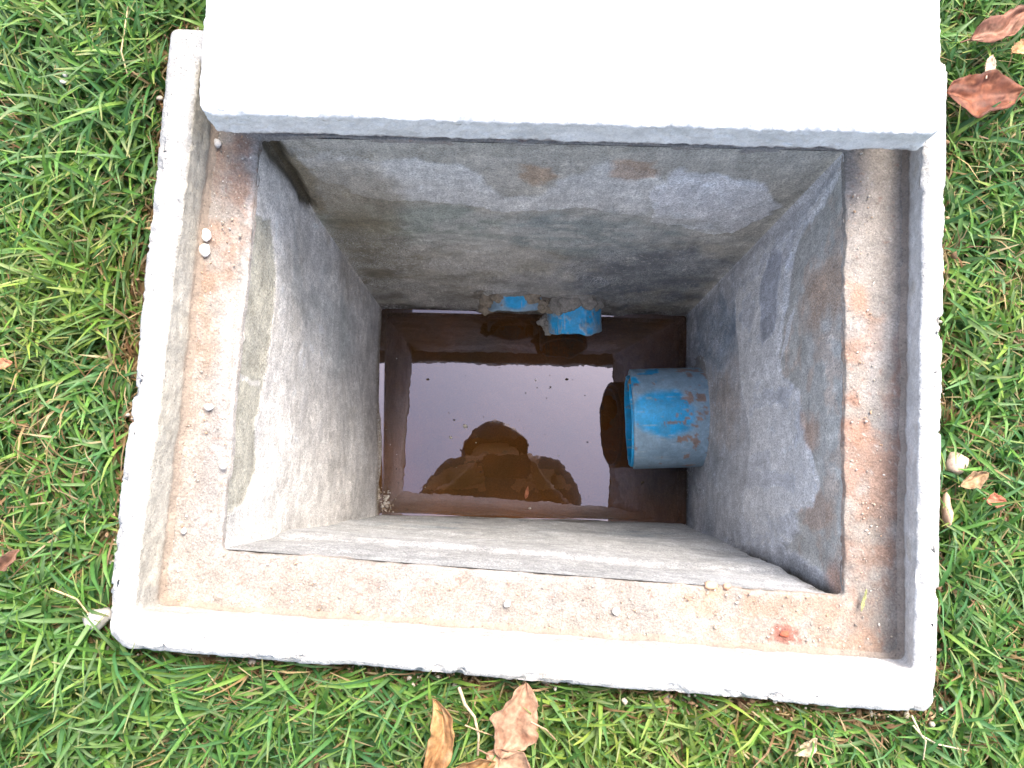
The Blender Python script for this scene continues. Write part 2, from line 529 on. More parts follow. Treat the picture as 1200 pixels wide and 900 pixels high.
for i, nm in enumerate(names):
    a = marks[i]
    b = marks[(i + 1) % 4]
    idx = np.arange(a, b + 1) if b > a else np.r_[np.arange(a, K), np.arange(0, b + 1)]
    H = G[:, idx, :]
    nc = len(idx)
    P0 = H.reshape(-1, 3)
    d = np.clip((ZL - P0[:, 2]) / .6, 0, 1.2)
    u = np.tile(np.linspace(0, 1, nc), nr)
    nrm = {'back': (0, 1, 0), 'right': (1, 0, 0), 'front': (0, -1, 0), 'left': (-1, 0, 0)}[nm]
    nrm = np.array(nrm, float)      # pointing out of the shaft
    axes = [0, 2] if nm in ('back', 'front') else [1, 2]
    su = Surf(P0, axes)
    fade = np.minimum(1, np.minimum(u, 1 - u) / .02)
    amp = fbm(P0, 7, 3, 40 + i) * .006 + fbm(P0, 45, 3, 50 + i) * .0007
    amp *= sstep(d, 0, .08)
    hgt = np.zeros(len(P0))     # proud plaster (towards the inside)
    if nm == 'left':
        base = np.tile(np.array([.60, .58, .555]), (len(P0), 1))
        base = lerp(base, (.46, .45, .43), sstep(fbm(P0, 22, 4, 61), 0, .3) * .6)
        base = lerp(base, (.62, .61, .60), sstep(fbm(P0, 30, 4, 62), .15, .55) * .5)
        base = lerp(base, (.33, .38, .38), su.blob((395, 385), .05, .12, .7, 25, 63) * .5)
        base = lerp(base, (.36, .33, .27), su.blob((345, 345), .06, .05, .7, 25, 64) * .55)
        olive = su.poly([(285, 300), (300, 250), (318, 262), (322, 300), (318, 380), (312, 440), (302, 520), (306, 545), (296, 575), (270, 600), (262, 640), (255, 640), (268, 500), (275, 400)], .0012, .008, 60, 65)
        hgt -= olive * .0012
        base = lerp(base, (.40, .385, .32), olive)
        base = lerp(base, (.35, .33, .27), olive * sstep(fbm(P0, 60, 3, 66), 0, .5) * .5)
        cr_ = su.poly([(278, 437), (310, 450), (308, 455), (277, 442)], .001, .004, 90, 67)
        base = lerp(base, (.60, .58, .54), cr_)
        gv = su.poly([(308, 168), (330, 178), (352, 215), (372, 238), (384, 250), (372, 246), (350, 230), (326, 200)], .006, .006, 60, 68)
        base = lerp(base, (.24, .20, .13), gv * .8)
        base = lerp(base, (.30, .26, .20), su.blob((432, 300), .035, .10, .7, 40, 69) * .7)
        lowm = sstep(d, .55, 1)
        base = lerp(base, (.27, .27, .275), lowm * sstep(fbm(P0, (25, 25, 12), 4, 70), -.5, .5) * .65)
        brk = sstep(fbm(P0, (40, 40, 18), 5, 74), -.15, .10)
        base = lerp(base, (.66, .645, .62), su.poly([(322, 215), (330, 300), (400, 330), (400, 430), (330, 470), (390, 560), (380, 610), (262, 640), (305, 550), (310, 520), (318, 430), (326, 380), (322, 300)], .006, .012, 50, 75) * (.45 + .55 * brk) * .85)
        base = lerp(base, (.36, .37, .36), su.poly([(345, 250), (352, 330), (378, 350), (360, 380), (340, 340)], .004, .014, 50, 76) * .5)
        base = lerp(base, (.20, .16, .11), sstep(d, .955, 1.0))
        hgt += su.blob((448, 580), .018, .03, .6, 60, 71) * .008 + su.blob((445, 520), .05, .012, .5, 60, 72) * .004
        spk = fbm(P0, 330, 2, 73)
        base = lerp(base, (.78, .77, .76), sstep(spk, .38, .6) * .55 * sstep(d, .3, .8))
    elif nm == 'back':
        base = np.tile(np.array([.43, .41, .36]), (len(P0), 1))
        base = lerp(base, (.30, .29, .25), sstep(fbm(P0, (18, 18, 26), 4, 81), -.1, .5) * .7)
        sk = su.poly([(335, 178), (425, 185), (500, 190), (560, 205), (588, 235), (640, 225), (700, 190), (800, 215), (880, 215), (900, 240), (800, 260), (680, 245), (600, 250), (520, 238), (430, 232), (400, 220)], .003, .014, 50, 82)
        base = lerp(base, (.60, .595, .57), sk * .9)
        hgt += sk * .0015
        sk2 = su.poly([(762, 225), (790, 198), (900, 215), (915, 245), (850, 275), (770, 262)], .002, .012, 50, 83)
        base = lerp(base, (.70, .71, .72), sk2 * .9)
        hgt += sk2 * .0015
        base = lerp(base, (.36, .25, .16), su.poly([(610, 195), (640, 195), (650, 212), (620, 220), (612, 208)], .005, .012, 60, 84) * .8)
        base = lerp(base, (.38, .25, .16), su.poly([(715, 190), (760, 188), (772, 208), (740, 214), (712, 206)], .006, .016, 60, 85) * .7)
        gv = su.poly([(308, 166), (345, 176), (366, 206), (386, 247), (378, 254), (350, 232), (318, 184)], .005, .006, 60, 68)
        base = lerp(base, (.20, .17, .11), gv * .9)
        gvb = 0
        sm = su.poly([(560, 352), (575, 326), (620, 318), (700, 326), (730, 345), (730, 372), (560, 372)], .008, .014, 60, 95)
        base = lerp(base, (.36, .35, .335), sm * .85)
        hgt += sm * .004
        base = lerp(base, (.24, .30, .27), su.blob((480, 265), .10, .06, .7, 30, 86) * .6)
        base = lerp(base, (.25, .32, .34), su.blob((690, 275), .10, .07, .8, 30, 87) * .6)
        base = lerp(base, (.17, .15, .10), su.blob((440, 300), .05, .16, .8, 25, 88) * .8)
        base = lerp(base, (.25, .21, .14), su.blob((415, 235), .05, .10, .8, 25, 94) * .6)
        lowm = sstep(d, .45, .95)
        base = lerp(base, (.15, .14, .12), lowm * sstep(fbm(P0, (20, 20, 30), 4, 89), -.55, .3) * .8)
        base = lerp(base, (.50, .50, .47), su.poly([(470, 265), (560, 250), (640, 262), (700, 245), (780, 250), (850, 262), (880, 290), (760, 300), (640, 290), (520, 300)], .006, .016, 45, 96) * sstep(fbm(P0, (40, 40, 90), 5, 97), -.2, .1) * .6)
        base = lerp(base, (.10, .13, .18), su.blob((760, 325), .10, .12, .8, 30, 90) * .7)
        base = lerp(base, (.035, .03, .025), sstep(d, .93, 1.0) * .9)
        spk = fbm(P0, 300, 2, 91)
        base = lerp(base, (.66, .65, .62), sstep(spk, .30, .58) * .6 * sstep(d, .3, .55) * sstep(fbm(P0, 25, 3, 92), -.3, .3))
        str_ = fbm(P0, (260, 260, 22), 3, 93)
        base *= (1 + .16 * str_ * sstep(.35 - d, 0, .2))[:, None]
    elif nm == 'right':
        base = np.tile(np.array([.47, .475, .49]), (len(P0), 1))
        rawc = su.poly([(992, 190), (975, 205), (950, 250), (930, 285), (921, 320), (924, 350), (910, 420), (918, 445), (935, 455), (945, 520), (958, 570), (950, 590), (930, 600), (935, 625), (912, 640), (960, 670), (988, 700), (990, 500)], .0015, .008, 50, 101)
        hgt -= rawc * .002
        raw = np.tile(np.array([.46, .455, .43]), (len(P0), 1))
        raw = lerp(raw, (.48, .38, .31), sstep(fbm(P0, 40, 5, 102), -.05, .25) * .6)
        base = base * (1 - rawc[:, None]) + raw * rawc[:, None]
        base = lerp(base, (.44, .29, .21), su.blob((948, 505), .015, .03, .9, 60, 105, .3) * .6)
        base = lerp(base, (.43, .29, .21), su.blob((955, 600), .014, .04, 1.0, 60, 106, .3) * .6)
        base = lerp(base, (.40, .22, .15), su.blob((980, 690), .02, .03, .7, 60, 107) * .7)
        base = lerp(base, (.40, .27, .18), su.blob((965, 345), .03, .05, .7, 50, 114) * .7)
        base = lerp(base, (.36, .32, .29), su.blob((905, 340), .03, .06, .7, 50, 115) * .6)
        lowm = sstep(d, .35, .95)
        base = lerp(base, (.17, .215, .28), lowm * sstep(fbm(P0, (22, 22, 10), 4, 108), -.5, .4) * .70)  # damp darkening lower down, with a blue skylight cast painted into it
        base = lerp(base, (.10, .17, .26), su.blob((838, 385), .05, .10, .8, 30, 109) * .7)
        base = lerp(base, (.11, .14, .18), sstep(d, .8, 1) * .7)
        brk = .35 + .65 * sstep(fbm(P0, (50, 50, 16), 5, 116), -.35, .05)
        base = lerp(base, (.74, .76, .81), su.poly([(930, 285), (985, 200), (965, 215), (925, 270), (880, 300), (862, 350), (868, 440), (880, 520), (866, 640), (900, 640), (935, 655), (912, 640), (935, 625), (930, 600), (950, 590), (958, 570), (945, 520), (935, 455), (918, 445), (910, 420), (924, 350)], .003, .010, 50, 103) * .95 * brk)
        base = lerp(base, (.72, .73, .76), su.poly([(925, 370), (931, 362), (922, 400), (912, 425)], .0012, .004, 60, 104) * .95)
        base = lerp(base, (.24, .26, .31), su.poly([(905, 295), (915, 300), (912, 380), (895, 410), (890, 340)], .004, .012, 50, 117) * .6)
        base = lerp(base, (.40, .30, .22), su.blob((845, 480), .05, .09, .7, 40, 110) * .5)
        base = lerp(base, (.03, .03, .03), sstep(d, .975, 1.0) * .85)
        spk = fbm(P0, (200, 300, 300), 2, 111)
        base = lerp(base, (.64, .68, .76), sstep(spk, .30, .6) * .6 * sstep(d, .3, .7))
        gv = su.poly([(860, 640), (890, 655), (930, 675), (985, 700), (985, 694), (940, 672), (900, 655), (870, 640)], .006, .005, 60, 112)
        base = lerp(base, (.10, .09, .08), gv * .85)
        base *= (1 + .14 * fbm(P0, (260, 60, 16), 3, 113))[:, None]
    else:
        base = np.tile(np.array([.42, .43, .44]), (len(P0), 1))
        base = lerp(base, (.52, .54, .57), sstep(fbm(P0, (12, 12, 20), 4, 121), -.1, .4) * .7)
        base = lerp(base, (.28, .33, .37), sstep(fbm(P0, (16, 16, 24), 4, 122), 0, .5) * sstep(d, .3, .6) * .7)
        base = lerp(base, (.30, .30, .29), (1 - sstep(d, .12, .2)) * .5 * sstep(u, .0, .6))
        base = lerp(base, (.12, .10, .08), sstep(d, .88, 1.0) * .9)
        hgt += (sstep(d, .16, .2)) * .004
        gv = su.poly([(860, 636), (892, 655), (950, 690), (985, 704), (990, 696), (935, 668), (880, 636)], .006, .005, 60, 112)
        base = lerp(base, (.10, .09, .08), gv * .85)
        spk = fbm(P0, 300, 2, 124)
        base = lerp(base, (.70, .71, .73), sstep(spk, .35, .6) * .4)
    base *= (1 + .20 * fbm(P0, 90, 4, 130 + i))[:, None]
    sc_ = {'left': (60, 60, 14), 'right': (60, 60, 14), 'back': (90, 90, 30), 'front': (20, 20, 120)}[nm]
    base *= (1 + .15 * fbm(P0, sc_, 4, 170 + i))[:, None]
    fuzz = {'left': .25 + .75 * sstep(d, .3, .8), 'back': .15 + .8 * sstep(d, .3, .6), 'right': .2 + .9 * sstep(d, .25, .6), 'front': .3 + .6 * sstep(d, .2, .6)}[nm]
    fuzz = fuzz * sstep(fbm(P0, 20, 4, 175 + i), -.5, .35)
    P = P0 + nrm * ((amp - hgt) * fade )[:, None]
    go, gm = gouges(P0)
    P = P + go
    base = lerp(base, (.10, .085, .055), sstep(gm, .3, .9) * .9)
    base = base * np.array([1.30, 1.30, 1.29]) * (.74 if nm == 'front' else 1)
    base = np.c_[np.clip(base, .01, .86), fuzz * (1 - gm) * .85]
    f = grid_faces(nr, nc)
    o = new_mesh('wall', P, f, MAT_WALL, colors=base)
    o['label'] = {'back': 'grey rendered wall under the cover with two small blue pipes', 'right': 'rendered wall with blue skylight painted in, carrying the large blue pipe',
                  'front': 'pale rendered wall nearest the viewer', 'left': 'light grey plastered wall with an olive bare strip'}[nm]
    child(o)
    WALL[nm] = (P, su)

# --- floor of the shaft
Cf = inset(R7, .006)
nu, nv = 90, 60
uu, vv = np.meshgrid(np.linspace(0, 1, nu), np.linspace(0, 1, nv), indexing='ij')
uu, vv = uu.ravel()[:, None], vv.ravel()[:, None]
XY = (1 - uu) * (1 - vv) * Cf[3] + uu * (1 - vv) * Cf[2] + uu * vv * Cf[1] + (1 - uu) * vv * Cf[0]
P = np.c_[XY, np.full(len(XY), ZF + .004)]
P[:, 2] += fbm(P, 14, 4, 140) * .006
base = np.tile(np.array([.17, .085, .04]), (len(P), 1))
base = lerp(base, (.10, .075, .035), sstep(fbm(P, 12, 4, 141), -.2, .4))
child(new_mesh('chamber_floor', P, grid_faces(nu, nv)[:, ::-1], MAT_SOIL, colors=base))

# --- water, with a small raised edge where it wets the walls
nu, nv = 140, 100
Cw = inset(R6, .003)
uu, vv = np.meshgrid(np.linspace(0, 1, nu), np.linspace(0, 1, nv), indexing='ij')
U1, V1 = uu.ravel(), vv.ravel()
uu, vv = U1[:, None], V1[:, None]
XY = (1 - uu) * (1 - vv) * Cw[3] + uu * (1 - vv) * Cw[2] + uu * vv * Cw[1] + (1 - uu) * vv * Cw[0]
ed = np.minimum(np.minimum(U1, 1 - U1) * .47, np.minimum(V1, 1 - V1) * .33)
P = np.c_[XY, ZW + .0009 * np.exp(-np.clip(ed - .003, 0, 1) / .0025)]
tag(new_mesh('water', P, grid_faces(nu, nv)[:, ::-1], MAT_WATER), kind='structure')

# ------------------------------------------------------------------ pipes (parts of the chamber)
def tube(r_out, r_in, length, nseg=240, nlen=90, wob=.0008, seed=0, irregular=.0, shear=.0):
    """open tube along +X from x=0 (mouth) to x=length"""
    th = np.linspace(0, 2 * pi, nseg, endpoint=False)
    prof = [(length, r_out), (.0015, r_out), (0, r_out - .0015), (0, r_in + .001), (.0012, r_in), (length, r_in)]
    seg = [nlen, 1, 1, 1, nlen]
    rows = []
    for (x0, r0), (x1, r1), n in zip(prof[:-1], prof[1:], seg):
        for k in range(n):
            rows.append((x0 + (x1 - x0) * k / n, r0 + (r1 - r0) * k / n))
    rows.append(prof[-1])
    A = np.array([[(x, r * cos(t), r * sin(t)) for t in th] for x, r in rows])
    P = A.reshape(-1, 3)
    f = sweep_faces(len(rows), nseg)
    P = P.copy()
    P[:, 0] -= shear * P[:, 2] * np.exp(-P[:, 0] / .03)
    if irregular:
        k = np.exp(-P[:, 0] / .02)
        P[:, 0] += k * irregular * noise(np.c_[P[:, 1] * 60, P[:, 2] * 60, np.zeros(len(P)) + seed], seed)
    return P, f

BLUE = (.02, .42, .82)
def pipe(loc, yaw, r_out, length, seed, cement, wallthk=.004, up=True, irregular=.0, name='pipe', clean=None, label=None, shear=.0):
    P, f = tube(r_out, r_out - wallthk, length, seed=seed, irregular=irregular, shear=shear)
    n = len(P)
    base = np.tile(np.array(BLUE), (n, 1))
    Pn = P + seed * 3.1
    cem = sstep(.35 * sstep(P[:, 0], .04, .10) + fbm(Pn, (28, 28, 28), 5, seed) + .25 * fbm(Pn, (20, 160, 160), 3, seed + 8), cement, cement + .09)
    if clean is not None:
        cem = cem * clean(P)
    base = lerp(base, (.37, .44, .49), cem * .8)
    film = sstep(fbm(Pn, 60, 4, seed + 1), -.2, .7)
    base = lerp(base, (.16, .30, .42), film * .35)
    rust = sstep(fbm(Pn, 90, 5, seed + 2) + .35 * sstep(P[:, 0], .03, .09), .42, .54)
    base = lerp(base, (.33, .19, .12), rust * .8)
    scr = sstep(fbm(Pn, (30, 400, 400), 3, seed + 6), .35, .5)
    base = lerp(base, (.45, .55, .60), scr * .5)
    base *= (1 + .1 * fbm(Pn, 220, 3, seed + 3))[:, None]
    c_, s_ = cos(yaw), sin(yaw)
    Rz = np.array([[c_, -s_, 0], [s_, c_, 0], [0, 0, 1]])
    rad = P.copy(); rad[:, 0] = 0
    rad /= np.maximum(np.linalg.norm(rad, axis=1), 1e-6)[:, None]
    outr = np.linalg.norm(P[:, 1:], axis=1) > r_out - .001
    P = P + rad * (cem * .0012 * outr)[:, None]
    Pw = P @ Rz.T + np.array(loc)
    o = child(new_mesh(name, Pw, f, MAT_PIPE, colors=base))
    if label:
        o['label'] = label
    return o, Rz

def collar(loc, yaw, r, w_, h_, seed, col=(.33, .32, .31), nseg=120, nr_=16, amp=.006, parent=None, zmin=None):
    """ragged ring of mortar round a pipe where it enters the wall (axis along local X, wall at x=0, mouth towards -X)"""
    th = np.linspace(0, 2 * pi, nseg, endpoint=False)
    rows = []
    for k in range(nr_ + 1):
        a = k / nr_ * pi * .5
        rr_ = r - .001 + w_ * (1 - cos(a))
        xx = -h_ * (1 - sin(a))
        rows.append([(xx, rr_ * cos(t), rr_ * sin(t)) for t in th])
    P = np.array(rows).reshape(-1, 3)
    kk = np.repeat(np.linspace(0, 1, nr_ + 1), nseg)
    n3 = fbm(P + seed * 2.3, 45, 4, seed)
    n4 = fbm(P + seed * 2.3, 180, 3, seed + 1)
    rad = P.copy(); rad[:, 0] = 0; rad /= np.linalg.norm(rad, axis=1)[:, None]
    P = P + rad * (n3 * amp * 1.3 * kk)[:, None]
    P[:, 0] += n3 * amp * (1 - kk * .6) + n4 * .0018
    c_, s_ = cos(yaw), sin(yaw)
    Rz = np.array([[c_, -s_, 0], [s_, c_, 0], [0, 0, 1]])
    base = np.tile(np.array(col), (len(P), 1))
    base = lerp(base, (.42, .40, .37), sstep(n3, 0, .5) * .6)
    base = lerp(base, (.30, .19, .12), sstep(fbm(P + seed, 40, 3, seed + 2), .25, .55) * .6)
    base *= (1 + .2 * fbm(P, 250, 2, seed + 3))[:, None]
    Pw = P @ Rz.T + np.array(loc)
    o = child(new_mesh('mortar_collar', Pw, sweep_faces(nr_ + 1, nseg)[:, ::-1], MAT_LEDGE, colors=base))
    return o

# large pipe: out of the right-hand wall, mouth to the left
XR = at(830, 490, -.505)[0]
def clean_big(P):
    a = ((P[:, 0] - .035) / .040) ** 2 + ((P[:, 1] - .004) / .030) ** 2
    k = sstep(a + .5 * fbm(P, 40, 3, 150), .7, 1.5)
    return np.where(P[:, 2] > -.02, k, .8)
BIGZ = -.556
mouth = at(739, 491, BIGZ)
XR = at(820, 490, BIGZ)[0]
big, _ = pipe((mouth[0], mouth[1], BIGZ), radians(1.5), .0715, XR + .03 - mouth[0], 3, -.42, .0045, clean=clean_big, shear=.125, label='large blue plastic pipe in the right-hand wall')
sl, _ = pipe((mouth[0] - .004, mouth[1] - .003, BIGZ - .001), radians(1.5), .0665, .10, 7, .5, .0035, name='inner_sleeve', irregular=.0008, shear=.11, clean=lambda P: np.zeros(len(P)), label='brighter blue sleeve inside the large pipe')
collar((XR + .003, mouth[1] + .002, BIGZ), radians(1.5), .0715, .020, .010, 5)
# lump of dirt stuck in its mouth
def lump(loc, r, seed, col, sub=3, sq=(1, 1, 1), mat=None, name='mortar_crumb', rough=.35):
    bm_ = bpy.data.meshes.new('tmp')
    import bmesh
    b = bmesh.new(); bmesh.ops.create_icosphere(b, subdivisions=sub, radius=1)
    V = np.array([v.co[:] for v in b.verts]); F = [[v.index for v in fc.verts] for fc in b.faces]
    b.free(); bpy.data.meshes.remove(bm_)
    n_ = fbm(V + seed * 5.3, 1.1, 4, seed)
    V = V * (1 + rough * n_[:, None]) * np.array(sq) * r
    q = V / r
    bc = np.tile(np.array(col), (len(V), 1)) * (1 + .25 * fbm(q + seed, 3, 3, seed + 1))[:, None]
    return V + np.array(loc), np.array(F), bc

V, F, bc = lump((mouth[0] + .006, mouth[1] + .032, BIGZ + .046), .011, 9, (.22, .17, .12), 3, (1, 1.7, 1.2))
child(new_mesh('dirt_lump', V, F, MAT_SOIL, colors=bc))
for k_, (dy_, dz_, r_) in enumerate(((.018, .055, .009), (.045, .034, .009), (.004, .060, .007))):
    V, F, bc = lump((mouth[0] - .001, mouth[1] + dy_, BIGZ + dz_), r_, 90 + k_, (.25, .19, .13), 3, (1, 1.5, 1.1))
    child(new_mesh('dirt_lump', V, F, MAT_SOIL, colors=bc))

# two small pipes out of the back wall, mouths towards the viewer
YB = at(640, 350, -.556)[1]
zs = -.555
m1 = at(606, 361, -.54)
m2 = at(675, 385, -.535)
def clean_small(P):
    a = ((P[:, 0] - .006) / .014) ** 2 + ((P[:, 1] - .004) / .016) ** 2
    return sstep(a + .4 * fbm(P, 60, 3, 160), .6, 1.4)
def clean_small2(P):
    k = (P[:, 0] < .030) * 1.
    return sstep(fbm(P, 50, 4, 161), -.25, .2) * k + (1 - k)
pipe((m1[0], m1[1], -.556), radians(90), .043, YB + .03 - m1[1], 12, -.4, .004, irregular=.003, clean=clean_small, shear=.30, label='short blue pipe stub nearly buried in mortar')
pipe((m2[0], m2[1], -.560), radians(90), .0395, YB + .03 - m2[1], 15, -.35, .004, irregular=.002, clean=clean_small2, shear=.30, label='longer blue pipe stub beside the buried one')
collar((m1[0], YB + .002, -.556), radians(90), .0405, .030, .014, 21, amp=.007, col=(.30, .28, .25))
collar((m1[0], m1[1] + .016, -.556), radians(90), .0425, .0015, .004, 25, col=(.30, .22, .15), amp=.003)
collar((m2[0], YB + .002, -.560), radians(90), .0395, .028, .024, 23, amp=.008, col=(.30, .29, .27))
for k_, (a_, yy, r_) in enumerate(((150, .010, .009), (128, .012, .008), (62, .012, .008), (28, .006, .010), (172, .004, .008), (42, .002, .007))):
    x_ = m1[0] + .045 * cos(radians(a_)); z_ = -.556 + .045 * sin(radians(a_))
    V, F, bc = lump((x_, m1[1] + yy, z_), r_, 120 + k_, (.30, .25, .19), 4, (1.5, 1.2, .55), rough=.9)
    child(new_mesh('mortar_lump', V, F, MAT_LEDGE, colors=bc))
for k_, (a_, yy, r_) in enumerate(((165, .004, .006), (176, .014, .008), (128, .036, .011), (100, .038, .012), (72, .040, .011), (45, .040, .009))):
    x_ = m2[0] + .0405 * cos(radians(a_)); z_ = -.560 + .0405 * sin(radians(a_))
    V, F, bc = lump((x_, m2[1] + yy, z_), r_, 140 + k_, (.29, .27, .24), 4, (1.3, 1.3, .32), rough=.9)
    child(new_mesh('mortar_lump', V, F, MAT_LEDGE, colors=bc))

# ------------------------------------------------------------------ cover slab
cv = empty('manhole_cover', (.025, .45, .038))
tag(cv, 'thick pale concrete cover slab pushed back off the chamber opening', 'manhole cover')
ZC0, ZC1 = .0025, .0385
cFL, cFR = at(231, 131, ZC1)[:2], at(1109, 156, ZC1)[:2]
dL, dR = at(239, 0, ZC1)[:2] - cFL, at(1103, 0, ZC1)[:2] - cFR
C = [cFL + dL / np.linalg.norm(dL) * .39, cFR + dR / np.linalg.norm(dR) * .39, cFR, cFL]
NS_s, NC_s = NS, NC
NS = [330, 250, 420, 250]
rg = [ring(inset(C, -.06), ZC0, [.01] * 4)[0], ring(inset(C, -.004), ZC0, [.006] * 4)[0], ring(inset(C, -.0005), ZC0 + .003, [.006] * 4)[0],
      ring(C, ZC1 - .003, [.006, .006, .012, .010])[0], ring(inset(C, -.003), ZC1, [.006, .006, .012, .010])[0]]
G = sweep(rg, [12, 3, 20, 3])
# close the top and the underside by shrinking towards the middle
cen = np.mean(C, axis=0)
top = G[-1].copy()
rows = [r for r in G]
for k in range(1, 61):
    s_ = 1 - k / 60.0 * .999
    q = top.copy(); q[:, :2] = cen + (top[:, :2] - cen) * s_
    rows.append(q)
bot = G[0].copy()
pre = []
for k in range(12, 0, -1):
    s_ = 1 - k / 12.0 * .999
    q = bot.copy(); q[:, :2] = cen + (bot[:, :2] - cen) * s_
    pre.append(q)
G = np.array(pre + rows)
nr, K = G.shape[:2]
P0 = G.reshape(-1, 3)
d = np.stack([fbm(P0, 30, 3, 203), fbm(P0, 30, 3, 204), fbm(P0, 30, 3, 205) * .3], 1) * .0012
d += np.stack([fbm(P0, 240, 3, 206), fbm(P0, 240, 3, 207), fbm(P0, 240, 3, 208) * .5], 1) * .0013
P = P0 + d
rowi = np.repeat(np.arange(nr), K)
arr = np.abs(rowi - (12 + 35)) < 4
P[:, 2] -= arr * sstep(fbm(P0, 90, 3, 209), .2, .6) * .002
low = (rowi > 12 + 10) & (rowi < 12 + 19)
P[:, 2] += low * fbm(P0, 80, 3, 212) * .003
NS = NS_s
base = np.tile(np.array([.68, .67, .65]), (len(P), 1))
base = lerp(base, (.58, .58, .57), sstep(fbm(P0, 12, 4, 210), -.1, .5) * .5)
side = (P0[:, 2] < ZC1 - .0025)
base = lerp(base, (.68, .67, .65), side * .9)
base = lerp(base, (.50, .50, .48), side * sstep(fbm(P0, (30, 30, 80), 3, 211), .1, .6) * .6)
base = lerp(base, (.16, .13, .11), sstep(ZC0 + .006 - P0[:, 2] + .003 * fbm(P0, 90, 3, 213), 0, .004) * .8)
base *= (1 + .1 * fbm(P0, 160, 3, 214))[:, None]
o = new_mesh('slab', P - np.array([.025, .45, .038]), sweep_faces(nr, K), MAT_COVER, cv, colors=base)
# lift the back, which lies on the thick turf, by a hair
# ------------------------------------------------------------------ ground
def inside_frame(x, y, m=0.0):
    V = np.array(inset(R1, m))
    return poly_sdf(np.stack([x, y], 1), V) > 0

def ground_z(x, y):
    P = np.stack([x, y, np.zeros_like(x)], 1)
    sd_ = -poly_sdf(P[:, :2], np.array(R1))
    z = -.040 + fbm(P, 5, 3, 300) * .010 + fbm(P, 25, 3, 301) * .004
    # a narrow gap beside the left face, the soil has drawn back
    g = np.exp(-(sd_ / .012) ** 2) * (x < cxm - .25)
    z = z - .05 * sstep(-sd_, -.001, .008)
    return z - g * .012

def axis_lines(lo, hi, a, b, n_in, n_out):
    inner_ = np.linspace(a, b, n_in)
    k = np.linspace(0, 1, n_out + 1)[1:]
    up_ = b + (hi - b) * k ** 6
    dn = a + (lo - a) * k ** 6
    return np.r_[dn[::-1], inner_, up_]
xs = axis_lines(-900, 900, -1.2, 1.2, 260, 24)
ys = axis_lines(-900, 900, -1.0, 1.4, 260, 24)
X, Y = np.meshgrid(xs, ys, indexing='ij')
x, y = X.ravel(), Y.ravel()
# snap a hole: drop faces whose four corners are inside the frame
z = ground_z(x, y)
far = np.maximum(np.abs(x), np.abs(y)) > 1.5
z = np.where(far, -.02, z)
hole = inside_frame(x, y, -.012)
F = grid_faces(len(xs), len(ys))[:, ::-1]
F = F[~hole[F].any(axis=1)]
soil = np.tile(np.array([.14, .10, .055]), (len(x), 1))
PP = np.stack([x, y, z], 1)
soil = lerp(soil, (.055, .07, .02), sstep(fbm(PP, 9, 4, 302), -.2, .5) * .7)
soil = lerp(soil, (.24, .17, .09), sstep(fbm(PP, 40, 4, 303), .2, .6) * .6)
sd_ = -poly_sdf(PP[:, :2], np.array(R1))
soil = lerp(soil, (.20, .13, .07), np.exp(-(sd_ / .02) ** 2) * .8)
farf = sstep(np.maximum(np.abs(x), np.abs(y)), .55, .8)
soil = lerp(soil, (.06, .13, .025), farf)
tag(new_mesh('ground', PP, F, MAT_SOIL, colors=soil), kind='structure')

